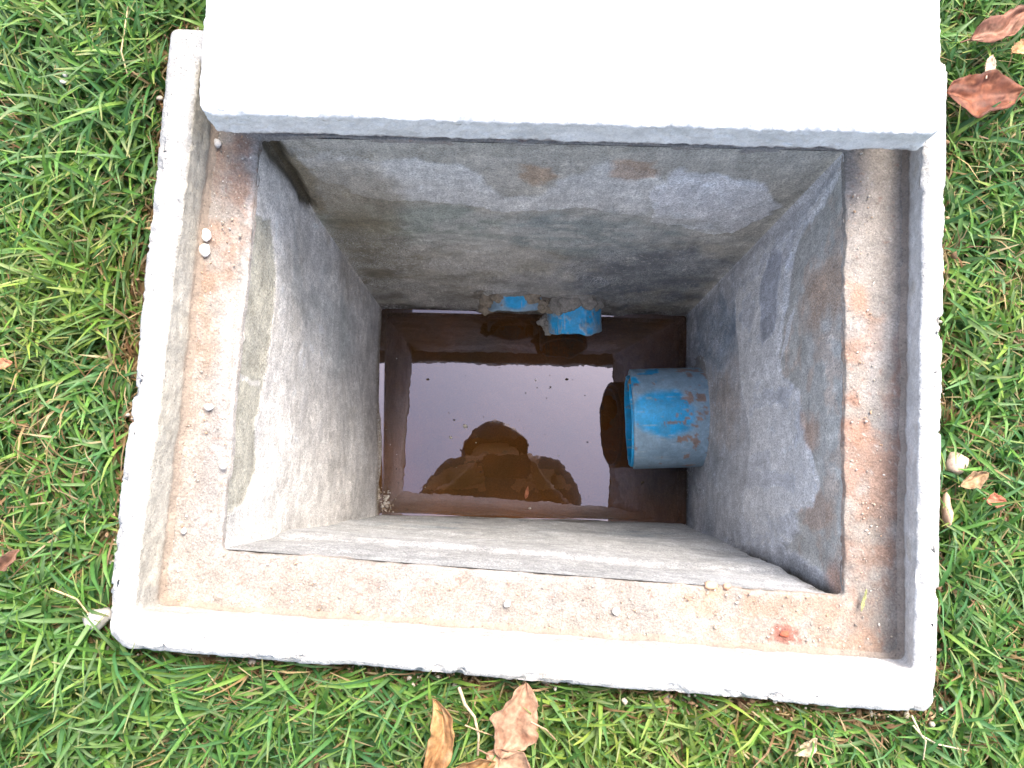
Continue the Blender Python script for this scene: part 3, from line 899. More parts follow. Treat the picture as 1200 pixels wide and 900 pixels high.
# ------------------------------------------------------------------ grass
def blades(n, xr, yr, lmin, lmax, wmin, wmax, seg, cols, seed, name, label, z_off=0, flat=(.15, 1.0), density=None, margin=.004, vfold=True, only_near=None, keep=None):
    r = np.random.default_rng(seed)
    # tufts: several blades share one crown
    nt_ = n // 6
    tx = r.uniform(xr[0], xr[1], nt_); ty = r.uniform(yr[0], yr[1], nt_)
    if keep is not None:
        k_ = keep(tx, ty, r); tx, ty = tx[k_], ty[k_]
    bx_ = np.repeat(tx, 6) + r.normal(0, .004, len(tx) * 6)
    by_ = np.repeat(ty, 6) + r.normal(0, .004, len(tx) * 6)
    taz = np.repeat(r.uniform(0, 2 * pi, len(tx)), 6)
    Pq = np.stack([bx_, by_, np.zeros_like(bx_)], 1)
    sd_ = -poly_sdf(Pq[:, :2], np.array(R1))
    ok = sd_ > margin
    # under the slab: grass pressed down, skip well inside
    under = poly_sdf(Pq[:, :2], np.array(C)) > .012
    thin = (bx_ < cxm - .25) & (sd_ < .004 + .016 * sstep(fbm(Pq, 14, 3, 777), -.3, .5)) & (by_ > -.02)
    ok &= ~thin | (r.uniform(0, 1, len(bx_)) < .12)
    ok &= ~under
    bx_, by_, taz, sd_ = bx_[ok], by_[ok], taz[ok], sd_[ok]
    m = len(bx_)
    # combed direction field
    q = np.stack([bx_, by_, np.zeros(m)], 1)
    comb = fbm(q, 6, 2, seed) * 2.5
    az = taz + r.normal(0, .9, m) * .8 + comb * .4
    Ln = r.uniform(lmin, lmax, m) * (1 + .35 * fbm(q, 7, 2, seed + 1))
    W = r.uniform(wmin, wmax, m)
    el = np.radians(r.uniform(12, 75, m))           # start elevation
    bend = r.uniform(flat[0], flat[1], m) * 1.6     # how far it arches over
    tw = r.normal(0, .5, m)
    bz = ground_z(bx_, by_) + z_off
    t = np.linspace(0, 1, seg + 1)
    pos = np.zeros((m, seg + 1, 3)); cur = np.stack([bx_, by_, bz], 1)
    hd = np.stack([np.cos(az), np.sin(az)], 1)
    side0 = np.stack([-np.sin(az), np.cos(az), np.zeros(m)], 1)
    wig = r.normal(0, .25, m)
    sides = np.zeros((m, seg + 1, 3)); ups = np.zeros((m, seg + 1, 3))
    gz = -.040
    for k in range(seg + 1):
        e = el - bend * t[k] ** 1.3
        a2 = az + wig * t[k]
        dirv = np.stack([np.cos(a2) * np.cos(e), np.sin(a2) * np.cos(e), np.sin(e)], 1)
        # do not dive into the soil
        lowz = cur[:, 2] < bz + .004
        dirv[:, 2] = np.where(lowz, np.maximum(dirv[:, 2], .05), dirv[:, 2])
        pos[:, k] = cur
        s_ = np.stack([-np.sin(a2), np.cos(a2), np.zeros(m)], 1)
        u_ = np.cross(dirv, s_)
        ang = tw * (.3 + t[k])
        sides[:, k] = s_ * np.cos(ang)[:, None] + u_ * np.sin(ang)[:, None]
        ups[:, k] = np.cross(dirv, sides[:, k])
        cur = cur + dirv * (Ln / seg)[:, None]
    # keep blades out of the concrete: those entering the rim below its top are lifted over it
    flatp = pos.reshape(-1, 3)
    ins = poly_sdf(flatp[:, :2], np.array(R1))
    lift = (ins > -.002) & (flatp[:, 2] < .003)
    bad = lift.reshape(m, seg + 1).any(axis=1)
    deep = (ins.reshape(m, seg + 1) > .05).any(axis=1)
    cs = (poly_sdf(flatp[:, :2], np.array(C)) > -.003) & (flatp[:, 2] < .045)
    bad2 = cs.reshape(m, seg + 1).any(axis=1)
    fr_ = (flatp[:, 1] < -.05) & (ins > .001)
    bad2 |= fr_.reshape(m, seg + 1).any(axis=1) & (r.uniform(0, 1, m) < .85)
    rt_ = (flatp[:, 0] > .2) & (ins > .001)
    bad2 |= rt_.reshape(m, seg + 1).any(axis=1) & (r.uniform(0, 1, m) < .9)
    if cols is GREEN:
        lg = (flatp[:, 0] < cxm - .2) & (flatp[:, 1] > -.03) & (ins > -.011 - .006 * fbm(flatp, 18, 2, 778))
        bad2 |= lg.reshape(m, seg + 1).any(axis=1) & (r.uniform(0, 1, m) < .86)
    good = ~(bad | deep | bad2)
    pos, sides, ups, W, bx_, by_, sd_ = pos[good], sides[good], ups[good], W[good], bx_[good], by_[good], sd_[good]
    m = len(pos)
    wprof = np.sqrt(np.clip(1 - (t * .98) ** 2.2, 0, 1)) * (.55 + .45 * np.minimum(1, t * 5))
    hw = W[:, None] * .5 * wprof[None, :]
    nvx = 3 if vfold else 2
    if vfold:
        A = pos - sides * hw[..., None] + ups * (hw * .35)[..., None]
        B = pos
        Cc = pos + sides * hw[..., None] + ups * (hw * .35)[..., None]
        V = np.stack([A, B, Cc], 2)
    else:
        V = np.stack([pos - sides * hw[..., None], pos + sides * hw[..., None]], 2)
    V = V.reshape(-1, 3)
    k0 = np.arange(seg)
    base_i = (np.arange(m) * (seg + 1) * nvx)[:, None, None]
    quads = []
    for j in range(nvx - 1):
        a_ = base_i + (k0 * nvx + j)[None, :, None]
        quads.append(np.concatenate([a_, a_ + 1, a_ + nvx + 1, a_ + nvx], 2).reshape(-1, 4))
    F = np.concatenate(quads)
    cols = np.array(cols)
    ci = r.integers(0, len(cols), m); cj = r.integers(0, len(cols), m); tt_ = r.uniform(0, 1, m)[:, None]
    cb = cols[ci] * (1 - tt_) + cols[cj] * tt_
    q = np.stack([bx_, by_, np.zeros(m)], 1)
    cb = cb * (1 + .25 * fbm(q, 8, 3, seed + 4))[:, None] * r.uniform(.75, 1.25, m)[:, None]
    yel = (cols is GREEN or len(cols) == 6) * sstep(fbm(q, 7, 3, seed + 6), .0, .6)[:, None]
    cb = cb * np.array([.97, .93, .90])
    cb = cb * (1 - yel * .5) + cb * np.array([1.7, 1.15, .8]) * yel * .5
    tipc = np.clip((t - .8) / .2, 0, 1)[None, :, None] * (r.uniform(0, 1, m) < .35)[:, None, None]
    cc = np.repeat(cb[:, None, :], seg + 1, 1)
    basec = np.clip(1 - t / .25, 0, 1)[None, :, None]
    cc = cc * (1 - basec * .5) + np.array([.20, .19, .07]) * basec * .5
    cc = cc * (1 - tipc * .6) + np.array([.35, .28, .11]) * tipc * .6
    cc = np.repeat(cc[:, :, None, :], nvx, 2)
    if vfold:
        cc[:, :, 1, :] *= 1.15
    o = new_mesh(name, V, F, MAT_GRASS, colors=cc.reshape(-1, 3))
    tag(o, label, 'grass', kind='stuff')
    return o

GREEN = [(.080, .205, .040), (.115, .26, .05), (.055, .155, .045), (.17, .30, .06), (.07, .19, .07), (.14, .24, .10)]
STRAW = [(.42, .33, .17), (.34, .25, .12), (.50, .42, .25), (.26, .17, .08), (.20, .11, .06)]
def near(tx, ty, r):
    q_ = np.stack([tx, ty, np.zeros(len(tx))], 1)
    bare = fbm(q_, 11, 3, 888) > .34
    for cx_, cy_, rr_ in [(*at(400, 850, -.03)[:2], .035), (*at(175, 695, -.03)[:2], .025), (*at(560, 850, -.03)[:2], .03)]:
        bare |= (tx - cx_) ** 2 + (ty - cy_) ** 2 < rr_ ** 2
    return ~(bare & (r.uniform(0, 1, len(tx)) < .6)) & (tx > -.52) & (tx < .50) & (ty > -.32) & (ty < .50)
def notnear(tx, ty, r):
    return ~((tx > -.52) & (tx < .50) & (ty > -.32) & (ty < .50))
blades(98000, (-.55, .50), (-.34, .50), .018, .060, .0018, .0043, 4, GREEN, 41, 'grass', 'dense bright green lawn grass around the concrete chamber', density=None, flat=(.3, 1.1))
blades(90000, (-1.25, 1.25), (-1.1, 1.35), .035, .080, .0034, .0058, 2, GREEN, 43, 'grass', 'green lawn spreading away beyond the chamber', vfold=False, keep=notnear, flat=(.3, 1.1))
blades(24000, (-.52, .50), (-.34, .50), .015, .045, .0010, .0022, 3, STRAW, 47, 'dry_grass', 'straw coloured dead blades tangled low in the lawn', vfold=False, flat=(.6, 1.2), z_off=.004)
def rimstrip(tx, ty, r):
    s_ = -poly_sdf(np.stack([tx, ty], 1), np.array(R1))
    return (s_ < .022) & (s_ > .001)
blades(60000, (-.36, .40), (-.26, .40), .008, .026, .0010, .0022, 3, STRAW, 53, 'dry_grass', 'dry brown thatch lying along the foot of the rim', vfold=False, flat=(.8, 1.3), z_off=.003, keep=rimstrip, margin=.001)

# ------------------------------------------------------------------ crumbs and grit
def crumb(px, py, z, r, seed, col, label, sq=(1, 1, .7), group='pale mortar crumbs on the ledge', name='mortar_crumb', cat='crumb', rough=.8):
    p = at(px, py, z)
    V, F, bc = lump((0, 0, 0), r, seed, col, 2, sq, rough=rough)
    o = new_mesh(name, V, F, MAT_CRUMB, colors=bc, smooth=False)
    o.location = (p[0], p[1], z + r * .45)
    return tag(o, label, cat, group)
crumb(243, 276, -.040, .0035, 1, (.72, .70, .67), 'upper of two white mortar crumbs on the left ledge', (1, 1.3, .7))
crumb(241, 294, -.040, .0036, 2, (.74, .72, .69), 'lower of two white mortar crumbs on the left ledge', (1.0, 1.2, .7))
crumb(256, 169, -.040, .0034, 3, (.62, .60, .58), 'small grey mortar crumb just below the left corner of the cover', (.8, 1.1, .7))
crumb(245, 477, -.040, .0030, 4, (.74, .72, .69), 'single white crumb alone halfway down the left ledge', (1.3, .8, .7))
crumb(216, 622, -.040, .0024, 5, (.72, .70, .67), 'white crumb low on the left ledge near the bottom corner')
crumb(594, 708, -.040, .0028, 6, (.72, .70, .67), 'white crumb in the middle of the front ledge')
crumb(722, 716, -.040, .0030, 7, (.60, .58, .55), 'pale crumb right of centre on the front ledge')
crumb(262, 546, -.040, .0028, 8, (.50, .48, .45), 'grey crumb by the inner edge of the left ledge', )
crumb(833, 686, -.043, .0038, 9, (.52, .34, .23), 'pinkish clay crumb at the inner edge of the front ledge', (1.4, .8, .7), 'pinkish clay crumbs on the ledge', 'clay_crumb')
crumb(851, 687, -.043, .0028, 10, (.50, .30, .20), 'smaller clay crumb right beside the pinkish one', (1.1, .9, .7), 'pinkish clay crumbs on the ledge', 'clay_crumb')
crumb(919, 743, -.041, .0030, 11, (.36, .10, .06), 'dark red clay lump on the front ledge', (1.3, .9, .45), None, 'clay_lump', 'clay lump')
crumb(118, 722, -.028, .010, 12, (.42, .40, .37), 'grey mortar lump in the grass beside the front left corner of the rim', (1.0, .7, .7), None, 'mortar_lump', 'mortar lump')
crumb(1118, 543, -.020, .0075, 13, (.55, .42, .33), 'pale pinkish clod in the grass against the right side of the rim', (1.0, 1.1, .8), None, 'earth_clod', 'clod')
crumb(1108, 600, -.016, .007, 14, (.50, .34, .24), 'orange brown clod squeezed along the right edge of the rim', (.5, 2.0, .8), None, 'earth_clod', 'clod')
crumb(77, 88, -.018, .0022, 15, (.66, .64, .60), 'upper white speck of mortar lying in the grass left of the cover', (1, 1, .8), 'mortar specks in the grass')
crumb(75, 97, -.018, .0024, 16, (.66, .64, .60), 'lower white speck of mortar lying in the grass left of the cover', (1.2, .8, .8), 'mortar specks in the grass')

def grit(n, seed, where, rmin, rmax, cols, label, name='grit'):
    r = np.random.default_rng(seed)
    import bmesh
    b = bmesh.new(); bmesh.ops.create_icosphere(b, subdivisions=1, radius=1)
    V0 = np.array([v.co[:] for v in b.verts]); F0 = np.array([[v.index for v in fc.verts] for fc in b.faces]); b.free()
    pts = where(n, r)
    n = len(pts)
    rad = rmin * (rmax / rmin) ** (r.uniform(0, 1, n) ** 2.2)
    V = V0[None] * (1 + r.uniform(-.35, .35, (n, len(V0), 1))) * rad[:, None, None] * r.uniform(.6, 1.3, (n, 1, 3))
    V = V + pts[:, None, :] + np.array([0, 0, 1])[None, None] * rad[:, None, None] * .3
    F = (F0[None] + (np.arange(n) * len(V0))[:, None, None]).reshape(-1, 3)
    cols = np.array(cols)
    cc = cols[r.integers(0, len(cols), n)] * r.uniform(.7, 1.2, (n, 1))
    o = new_mesh(name, V.reshape(-1, 3), F, MAT_CRUMB, colors=np.repeat(cc, len(V0), 0), smooth=False)
    return tag(o, label, 'grit', kind='stuff')

def on_ledge(n, r):
    x = r.uniform(-.30, .31, n * 3); y = r.uniform(-.15, .30, n * 3)
    Q = np.stack([x, y], 1)
    ok = (poly_sdf(Q, np.array(R3)) > .001) & (poly_sdf(Q, np.array(inset(R4, .001))) < 0)
    Q = Q[ok][:n]
    return np.c_[Q, np.full(len(Q), -.0405)]
grit(2600, 61, on_ledge, .00025, .0012, [(.55, .50, .44), (.68, .65, .60), (.40, .27, .18), (.30, .27, .24), (.45, .38, .30)], 'fine sand and mortar grit scattered over the ledge')
def on_ledge_left(n, r):
    x = r.uniform(-.27, -.235, n); y = r.uniform(.05, .26, n)
    x = -.262 + np.abs(r.normal(0, .009, n)) + (y - .25) * .05
    return np.stack([x, y, np.full(n, -.0405)], 1)
grit(260, 62, on_ledge_left, .0004, .0022, [(.70, .68, .64), (.62, .60, .56)], 'white mortar grit along the left ledge')
def by_rim(n, r):
    x = r.uniform(-.32, .42, n * 14); y = r.uniform(-.24, .38, n * 14)
    s_ = -poly_sdf(np.stack([x, y], 1), np.array(R1))
    ok = (s_ > .002) & (s_ < .016 * r.uniform(0, 1, n * 14) ** .5 + .002)
    x, y = x[ok][:n], y[ok][:n]
    return np.stack([x, y, ground_z(x, y) + r.uniform(0, .022, len(x))], 1)
grit(2600, 66, by_rim, .0006, .0034, [(.22, .14, .08), (.33, .22, .13), (.14, .09, .05), (.50, .44, .36)], 'crumbled soil and mortar packed along the foot of the rim', 'soil_crumbs')
def on_wet(n, r):
    c0 = at(450, 588, ZW)
    return np.stack([c0[0] + r.normal(0, .006, n), c0[1] + r.normal(0, .010, n), np.full(n, ZW)], 1)
grit(70, 63, on_wet, .001, .0032, [(.35, .30, .26), (.20, .15, .11), (.45, .42, .38)], 'muddy grit washed into the front left corner of the water')
def floating(n, r):
    a = at(450, 420, ZW); b = at(795, 600, ZW)
    return np.stack([r.uniform(a[0], b[0], n), r.uniform(b[1], a[1], n), np.full(n, ZW)], 1)
grit(60, 64, floating, .0006, .0032, [(.05, .035, .02), (.10, .07, .04)], 'dark specks floating on the water', 'floating_specks')
grit(14, 65, floating, .0006, .0034, [(.5, .48, .42)], 'pale specks floating on the water', 'floating_specks')

# ------------------------------------------------------------------ leaves
def leaf(loc, L, W, az, seed, cols, label, curl=.25, roll=0., tilt=(0, 0), name='fallen_leaf', group=None, bendy=0., stalk=.15, holes=False, cupx=.3):
    nu, nv = 34, 15
    u = np.linspace(0, 1, nu); v = np.linspace(-1, 1, nv)
    U, Vv = np.meshgrid(u, v, indexing='ij'); U, Vv = U.ravel(), Vv.ravel()
    prof = np.sin(np.pi * np.clip(U, 0, 1) ** .85) ** .75
    prof = np.clip(prof, .03, 1)
    hw = W * .5 * prof
    x = (U - .5) * L; y = Vv * hw
    q = np.stack([U * 3 + seed, Vv * 1.5, np.zeros_like(U)], 1)
    nz = fbm(q, 1.3, 3, seed)
    y = y * (1 + .35 * fbm(q, 2.2, 3, seed + 1)) + W * .22 * fbm(np.stack([U * 2.2 + seed, 0 * U, 0 * U], 1), 1.0, 2, seed + 2)
    crump = fbm(np.stack([U * 4 + seed, Vv * 2, 0 * U], 1), 1.6, 3, seed + 6) * L * .045
    z = np.abs(Vv) ** 1.6 * hw * cupx * (1 + .5 * nz) + curl * L * (U - .5) ** 2 + nz * L * .035
    z += np.abs(np.sin(U * 30 + np.abs(Vv) * 3)) * .0006 * np.abs(Vv)
    # roll the blade about its long axis
    if roll:
        ang = Vv * roll * prof
        R_ = hw.max() / max(abs(roll), .1)
        y, z = np.sin(ang) * R_, (1 - np.cos(ang)) * R_ + curl * L * (U - .5) ** 2 + nz * L * .03
    if bendy:
        a_ = (U - .5) * bendy
        x, y = np.sin(a_) * (L / bendy) - y * np.sin(a_), (1 - np.cos(a_)) * (L / bendy) + y * np.cos(a_)
    z = z + crump
    P = np.stack([x, y, z], 1)
    cols = np.array(cols)
    cb = lerp(np.tile(cols[0], (len(P), 1)), cols[1], sstep(fbm(q, 1.6, 3, seed + 3), -.35, .4))
    if len(cols) > 2:
        cb = lerp(cb, cols[2], sstep(fbm(q, 2.6, 3, seed + 5), .1, .5) * .8)
    vein = np.exp(-(Vv / .06) ** 2) * .22
    cb = lerp(cb, np.minimum(cols[0] * 1.6 + .05, 1), vein)
    side_v = np.abs(np.sin(U * 15 - np.abs(Vv) * 2.2)) > .965
    cb = lerp(cb, np.minimum(cols[0] * 1.4 + .03, 1), side_v * .18)
    cb = lerp(cb, cols[1] * .5, sstep(np.abs(Vv) + .2 * nz, .88, 1.05) * .5)
    F = grid_faces(nu, nv)
    if holes:
        hm = fbm(q, 4.2, 2, seed + 9) > .52
        F = F[~hm[F].all(axis=1)]
    root = empty(name, (0, 0, 0))
    o = new_mesh('leaf_blade', P, F, MAT_LEAF, root, colors=cb)
    s = o.modifiers.new('thickness', 'SOLIDIFY'); s.thickness = .0004
    # stalk
    th = np.linspace(0, 2 * pi, 6, endpoint=False)
    rows = []
    end = P[nv // 2]
    dirv = np.array([-1, .15 * (seed % 3 - 1), .1])
    if bendy:
        a0 = -.5 * bendy
        dirv = np.array([-cos(a0), -sin(a0), .1])
    for k in range(7):
        t_ = k / 6
        c0 = end + dirv * L * stalk * t_ + np.array([.004, 0, 0]) * (1 - t_) * .5
        rows.append([c0 + np.array([0, cos(a) * .0006, sin(a) * .0006]) for a in th])
    SP = np.array(rows).reshape(-1, 3)
    new_mesh('stalk', SP, sweep_faces(7, 6), MAT_LEAF, root, colors=np.tile(cols[0] * .8, (len(SP), 1)))
    root.rotation_euler = (tilt[0], tilt[1], az)
    root.location = loc
    return tag(root, label, 'leaf', group)
RUST = [(.19, .062, .028), (.11, .038, .022), (.26, .10, .05)]
TAN = [(.38, .24, .15), (.28, .16, .10), (.20, .09, .05)]
OCH = [(.38, .22, .09), (.26, .13, .055), (.45, .30, .16)]
z0 = -.004
def AT(x, y, z=z0):
    return tuple(at(x, y, z))
G_L = 'brown fallen leaves in the grass'
leaf(AT(1154, 108, -.004), .062, .034, radians(4), 1, RUST, 'broad rusty orange leaf touching the right side of the rim near the cover', .12, tilt=(.1, -.05), group=G_L)
leaf(AT(1172, 32, -.002), .060, .020, radians(27), 2, [(.24, .11, .07), (.15, .07, .045), (.30, .17, .11)], 'long curled brown leaf in the upper right corner', .25, cupx=.8, group=G_L)
leaf(AT(1160, 78, .002), .018, .009, radians(70), 3, [(.50, .37, .27), (.42, .30, .22)], 'tiny pale leaf scrap just above the rusty orange leaf', .2, group=G_L, name='leaf_scrap')
leaf(AT(603, 843, .0), .052, .032, radians(75), 4, TAN, 'wide tan leaf with small holes below the front of the rim', .18, tilt=(.1, .05), group=G_L, holes=True)
leaf(AT(520, 866, .0), .060, .018, radians(80), 5, OCH, 'narrow crescent shaped ochre leaf curling beside the tan one', .1, cupx=.9, bendy=1.7, group=G_L)
leaf(AT(548, 905, .004), .042, .020, radians(15), 6, OCH, 'yellowish rounded leaf at the bottom edge left of the pinkish one', .5, cupx=.9, group=G_L)
leaf(AT(602, 900, .002), .044, .022, radians(-28), 7, TAN, 'pinkish brown leaf at the bottom edge directly under the wide tan leaf', .2, group=G_L)
leaf(AT(1166, 588, -.004), .017, .010, radians(-15), 8, [(.45, .16, .09), (.33, .11, .06)], 'small reddish leaf scrap in the grass right of the chamber', .2, group=G_L, name='leaf_scrap', stalk=.05)
leaf(AT(1140, 562, -.008), .024, .012, radians(20), 9, [(.36, .24, .13), (.24, .15, .08)], 'dull brown leaf scrap beside the pale clod', .3, cupx=.8, group=G_L, name='leaf_scrap', stalk=.05)
leaf(AT(12, 656, -.004), .020, .010, radians(42), 10, [(.22, .12, .08), (.16, .09, .06)], 'dark brown rolled leaf at the left edge of the lawn', .1, cupx=1.4, group=G_L, name='leaf_scrap', stalk=.05)
leaf(AT(4, 427, -.004), .014, .009, radians(10), 11, [(.42, .20, .10), (.30, .13, .07)], 'small orange leaf scrap at the left edge halfway up', .1, group=G_L, name='leaf_scrap', stalk=.05)
leaf(AT(944, 874, -.004), .019, .011, radians(40), 12, [(.46, .37, .24), (.36, .28, .18)], 'beige leaf scrap in the grass below the front right part of the rim', .2, group=G_L, name='leaf_scrap', stalk=.05)
leaf(AT(1196, 55, .002), .020, .012, radians(40), 13, OCH, 'ochre leaf tip at the right edge behind the long curled leaf', .2, group=G_L, name='leaf_scrap', stalk=.05)
leaf(AT(617, 577, ZW + .0012), .020, .006, radians(80), 14, [(.34, .13, .06), (.28, .10, .05)], 'narrow reddish leaf floating on the water', .05, group=G_L, name='leaf_scrap', stalk=.02, cupx=.1)
leaf(AT(1012, 703, -.037), .017, .0026, radians(75), 15, [(.30, .32, .14), (.36, .34, .18)], 'single olive grass clipping on the right end of the ledge', .1, name='grass_clipping', stalk=.02, cupx=.3)

def twig(pts, r0, r1, col, label):
    pts = np.array(pts); rows = []
    th = np.linspace(0, 2 * pi, 6, endpoint=False)
    n = len(pts)
    for i, p in enumerate(pts):
        d = pts[min(i + 1, n - 1)] - pts[max(i - 1, 0)]; d /= np.linalg.norm(d)
        s = np.cross(d, (0, 0, 1)); s /= np.linalg.norm(s); u_ = np.cross(s, d)
        r = r0 + (r1 - r0) * i / (n - 1)
        rows.append([p + s * cos(a) * r + u_ * sin(a) * r for a in th])
    P = np.array(rows).reshape(-1, 3)
    o = new_mesh('dry_stem', P, sweep_faces(n, 6), MAT_LEAF, colors=np.tile(np.array(col), (len(P), 1)))
    return tag(o, label, 'stem', 'dry stems in the grass')
twig([at(538, 806, -.004), at(545, 826, .004), at(556, 840, .002), at(561, 862, .004), at(560, 885, -.006)], .0013, .0008, (.50, .38, .25), 'bent straw coloured stem hanging from the front of the rim between the leaves')
twig([at(545, 850, .002), at(560, 856, .006), at(577, 862, -.004)], .0006, .0004, (.45, .30, .18), 'short thin brown stem crossing between the ochre and the tan leaf')
twig([at(622, 846, .004), at(640, 855, .006), at(652, 868, -.006)], .0006, .0005, (.45, .28, .18), 'thin brown stem to the right of the wide tan leaf')
twig([at(1068, 838, -.006), at(1080, 862, -.002), at(1098, 872, -.002), at(1135, 880, -.008)], .0008, .0005, (.55, .47, .33), 'long pale straw lying below the front right corner of the rim')
twig([at(1070, 850, -.002), at(1085, 868, .0), at(1082, 890, -.006)], .0007, .0005, (.52, .44, .30), 'shorter pale straw crossing the long one below the right corner')
twig([at(60, 690, -.006), at(90, 702, .0), at(104, 720, -.006)], .0008, .0005, (.50, .36, .20), 'straw in the grass left of the front left corner')
twig([at(150, 8, -.006), at(142, 60, -.0), at(150, 90, -.006)], .0007, .0005, (.46, .36, .20), 'faded straw left of the cover near the top edge')

# ------------------------------------------------------------------ the photographer, seen as a reflection in the water
def skin_figure(name, chains, mat, subdiv=2, root_index=0, parent=None):
    """chains: list of lists of (x,y,z,r) or an int that refers to an earlier vertex index key"""
    V, E, Rr, keys = [], [], [], {}
    for ch in chains:
        prev = None
        for it in ch:
            if isinstance(it, str):
                prev = keys[it]; continue
            key = it[4] if len(it) > 4 else None
            V.append(it[:3]); Rr.append(it[3]); i = len(V) - 1
            if key: keys[key] = i
            if prev is not None: E.append((prev, i))
            prev = i
    me = bpy.data.meshes.new(name); me.from_pydata(V, E, []); me.update()
    o = bpy.data.objects.new(name, me); COL.objects.link(o)
    o.modifiers.new('skin', 'SKIN').use_smooth_shade = True
    for i, r in enumerate(Rr):
        d = me.skin_vertices[0].data[i]
        d.radius = (r, r) if np.isscalar(r) else r
        d.use_root = (i == root_index)
    s = o.modifiers.new('sub', 'SUBSURF'); s.levels = subdiv; s.render_levels = subdiv
    dg = bpy.context.evaluated_depsgraph_get()
    me2 = bpy.data.meshes.new_from_object(o.evaluated_get(dg))
    bpy.data.objects.remove(o)
    me2.name = name
    o2 = bpy.data.objects.new(name, me2); COL.objects.link(o2)
    if parent: o2.parent = parent
    return o2

GZ = -.03
HX = .035
person = empty('person', (HX, -.55, GZ))
tag(person, 'person in dark clothes squatting over the chamber, seen as a silhouette reflected in the water', 'person')
def pc(x, y, z): return (x + HX, y, z)
ch = [
    [(HX, -.54, .37, .125, 'pelvis'), (HX, -.42, .48, .125), (HX, -.31, .62, .135), (HX, -.09, .74, .155, 'chest'), (HX, -.05, .80, .10), (HX - .01, -.03, .835, .080, 'neck'),
     (HX - .02, -.03, .850, .083), (HX - .022, .025, .845, .094), (HX - .022, .07, .835, .075)],
]
for s, tagn in ((-1, 'L'), (1, 'R')):
    ch.append(['pelvis', (HX + s * .11, -.52, .36, .095), (HX + s * .19, -.45, .41, .082), (HX + s * .25, -.33, .45, .062), (HX + s * .24, -.39, .30, .056), (HX + s * .21, -.46, .16, .045), (HX + s * .19, -.50, .04, .040),
               (HX + s * .20, -.44, .005, .036), (HX + s * .21, -.36, .0, .034)])
# arms reach round to the telephone held level above the opening
def arm(s, wrist, elbow):
    sh = (HX + s * .185, -.05, .755)
    return ['chest', (sh[0], sh[1], sh[2], .062), (*[(sh[k] + elbow[k]) / 2 for k in range(3)], .046), (*elbow, .040), (*[(wrist[k] + elbow[k]) / 2 for k in range(3)], .034), (*wrist, .023, 'w%d' % s)]
wl, wr_ = (-.115, -.075, .615), (.165, -.075, .605)
ch.append(arm(-1, wl, (-.235, -.16, .60)))
ch.append(arm(1, wr_, (.27, -.20, .58)))
for s, w_, ex in ((-1, wl, -.030), (1, wr_, .128)):
    pal = (w_[0] + (ex - w_[0]) * .55, w_[1] + .040, w_[2] - .012)
    ch.append(['w%d' % s, (*pal, .017, 'p%d' % s)])
    for k in range(4):     # fingers wrap the end of the phone from behind
        a = (pal[0] + (ex - pal[0]) * .5, pal[1] + .034 - k * .0205, pal[2] - .004)
        ln = (.9, 1.0, .95, .75)[k]
        b_ = (ex, a[1] + .006, .592)
        c_ = (ex - s * .014 * ln, b_[1] + .003, .579)
        ch.append(['p%d' % s, (*a, .0075), (*b_, .0070), (*c_, .0062)])
    ch.append(['p%d' % s, (pal[0], pal[1] - .030, pal[2] - .008, .0095), (ex + s * .004, -.058, .590, .0088), (ex - s * .016, -.050, .586, .008)])
body = skin_figure('body', ch, None, 3)
m_sk, m_sh, m_tr, m_hr, m_shoe = flat_material('skin', (.42, .24, .16)), flat_material('shirt', (.055, .06, .075), .85), flat_material('trousers', (.05, .052, .06), .85), flat_material('hair', (.012, .010, .009), .5), flat_material('shoe', (.06, .055, .05), .6)
for m in (m_sk, m_sh, m_tr): body.data.materials.append(m)
for p in body.data.polygons:
    c_ = p.center
    wd = min((c_ - Vector(wl)).length, (c_ - Vector(wr_)).length)
    if wd < .105 and c_.y > -.085: k = 0
    elif c_.y > -.09 and c_.z > .70 and abs(c_.x - HX) < .12: k = 0
    elif c_.y < -.50 or c_.z < .44: k = 2
    else: k = 1
    p.material_index = k
    p.use_smooth = True
body.parent = person; body.matrix_parent_inverse = Matrix.Translation((-HX, .55, -GZ))
def ell(name, loc, r, mat, rot=(0, 0, 0), parent=person, seed=0, rough=.0, cut=None):
    import bmesh
    b = bmesh.new(); bmesh.ops.create_icosphere(b, subdivisions=4, radius=1)
    if cut is not None:
        bmesh.ops.delete(b, geom=[v for v in b.verts if cut(v.co)], context='VERTS')
    V = np.array([v.co[:] for v in b.verts])
    b.verts.index_update()
    F = [[v.index for v in f.verts] for f in b.faces]; b.free()
    if rough: V = V * (1 + rough * fbm(V + seed, 2.5, 4, seed))[:, None]
    Rm = np.array(Matrix(Vector((0,0,0)).to_track_quat('Z','Y').to_matrix())) if False else np.eye(3)
    from mathutils import Euler
    Rm = np.array(Euler(rot).to_matrix())
    V = (V * np.array(r)) @ Rm.T + np.array(loc)
    o = new_mesh(name, V, F, mat)
    o.parent = parent; o.matrix_parent_inverse = Matrix.Translation((-HX, .55, -GZ))
    return o
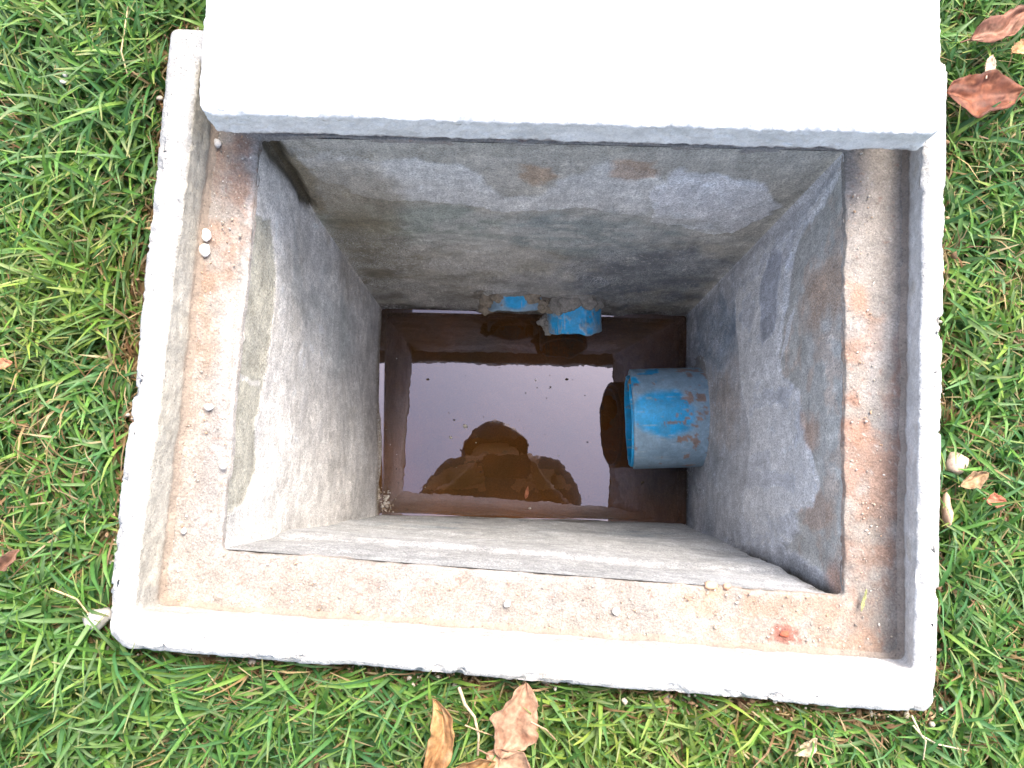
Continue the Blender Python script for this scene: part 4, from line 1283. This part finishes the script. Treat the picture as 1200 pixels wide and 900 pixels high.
# the face looks down: crown forward (+Y), chin back, face towards the ground
hx, hy = HX - .022, .030
ell('hair', (hx, hy - .012, .868), (.122, .125, .098), m_hr, (-.15, 0, 0), seed=3, rough=.10, cut=lambda c: c.z < -.35 and c.y < .55)
ell('nose', (hx, hy - .035, .752), (.014, .022, .020), m_sk)
for s in (-1, 1):
    ell('ear', (hx + s * .094, hy - .02, .845), (.010, .026, .020), m_sk)
    ell('eye', (hx + s * .031, hy + .0, .760), (.013, .009, .009), flat_material('eye', (.25, .22, .20), .3))
    ell('shoe', (HX + s * .208, -.425, -.008), (.048, .135, .040), m_shoe, (0, 0, -s * .12))
ell('mouth', (hx, hy - .07, .772), (.024, .006, .008), flat_material('lip', (.35, .14, .11), .5))
# the telephone just behind the lens
ph = empty('phone', (.050, -.012, .57))
tag(ph, 'dark mobile phone held level above the opening by the squatting person', 'phone')
import bmesh
b = bmesh.new(); bmesh.ops.create_cube(b, size=1)
for v in b.verts: v.co = Vector((v.co.x * .150, v.co.y * .074, v.co.z * .008))
bmesh.ops.bevel(b, geom=[e for e in b.edges if abs((e.verts[0].co - e.verts[1].co).normalized().z) > .9], offset=.010, segments=5, affect='EDGES')
bmesh.ops.bevel(b, geom=[e for e in b.edges if abs((e.verts[0].co - e.verts[1].co).normalized().z) < .1 and abs(e.verts[0].co.z) > .0035 and abs(e.verts[0].co.z - e.verts[1].co.z) < 1e-5 and len(e.link_faces) == 2 and e.calc_face_angle(0) > 1], offset=.0012, segments=2, affect='EDGES')
me = bpy.data.meshes.new('phone_case'); b.to_mesh(me); b.free()
me.materials.append(flat_material('phone_case', (.03, .03, .035), .35))
o = bpy.data.objects.new('phone_case', me); COL.objects.link(o); o.parent = ph; o.rotation_euler = (PITCH, ROLL, 0)
b = bmesh.new(); bmesh.ops.create_cube(b, size=1)
for v in b.verts: v.co = Vector((v.co.x * .142, v.co.y * .067, v.co.z * .0008))
me = bpy.data.meshes.new('phone_screen'); b.to_mesh(me); b.free()
me.materials.append(flat_material('phone_screen', (.02, .02, .025), .15))
o = bpy.data.objects.new('phone_screen', me); COL.objects.link(o); o.parent = ph; o.rotation_euler = (PITCH, ROLL, 0); o.location = (0, 0, .0047)
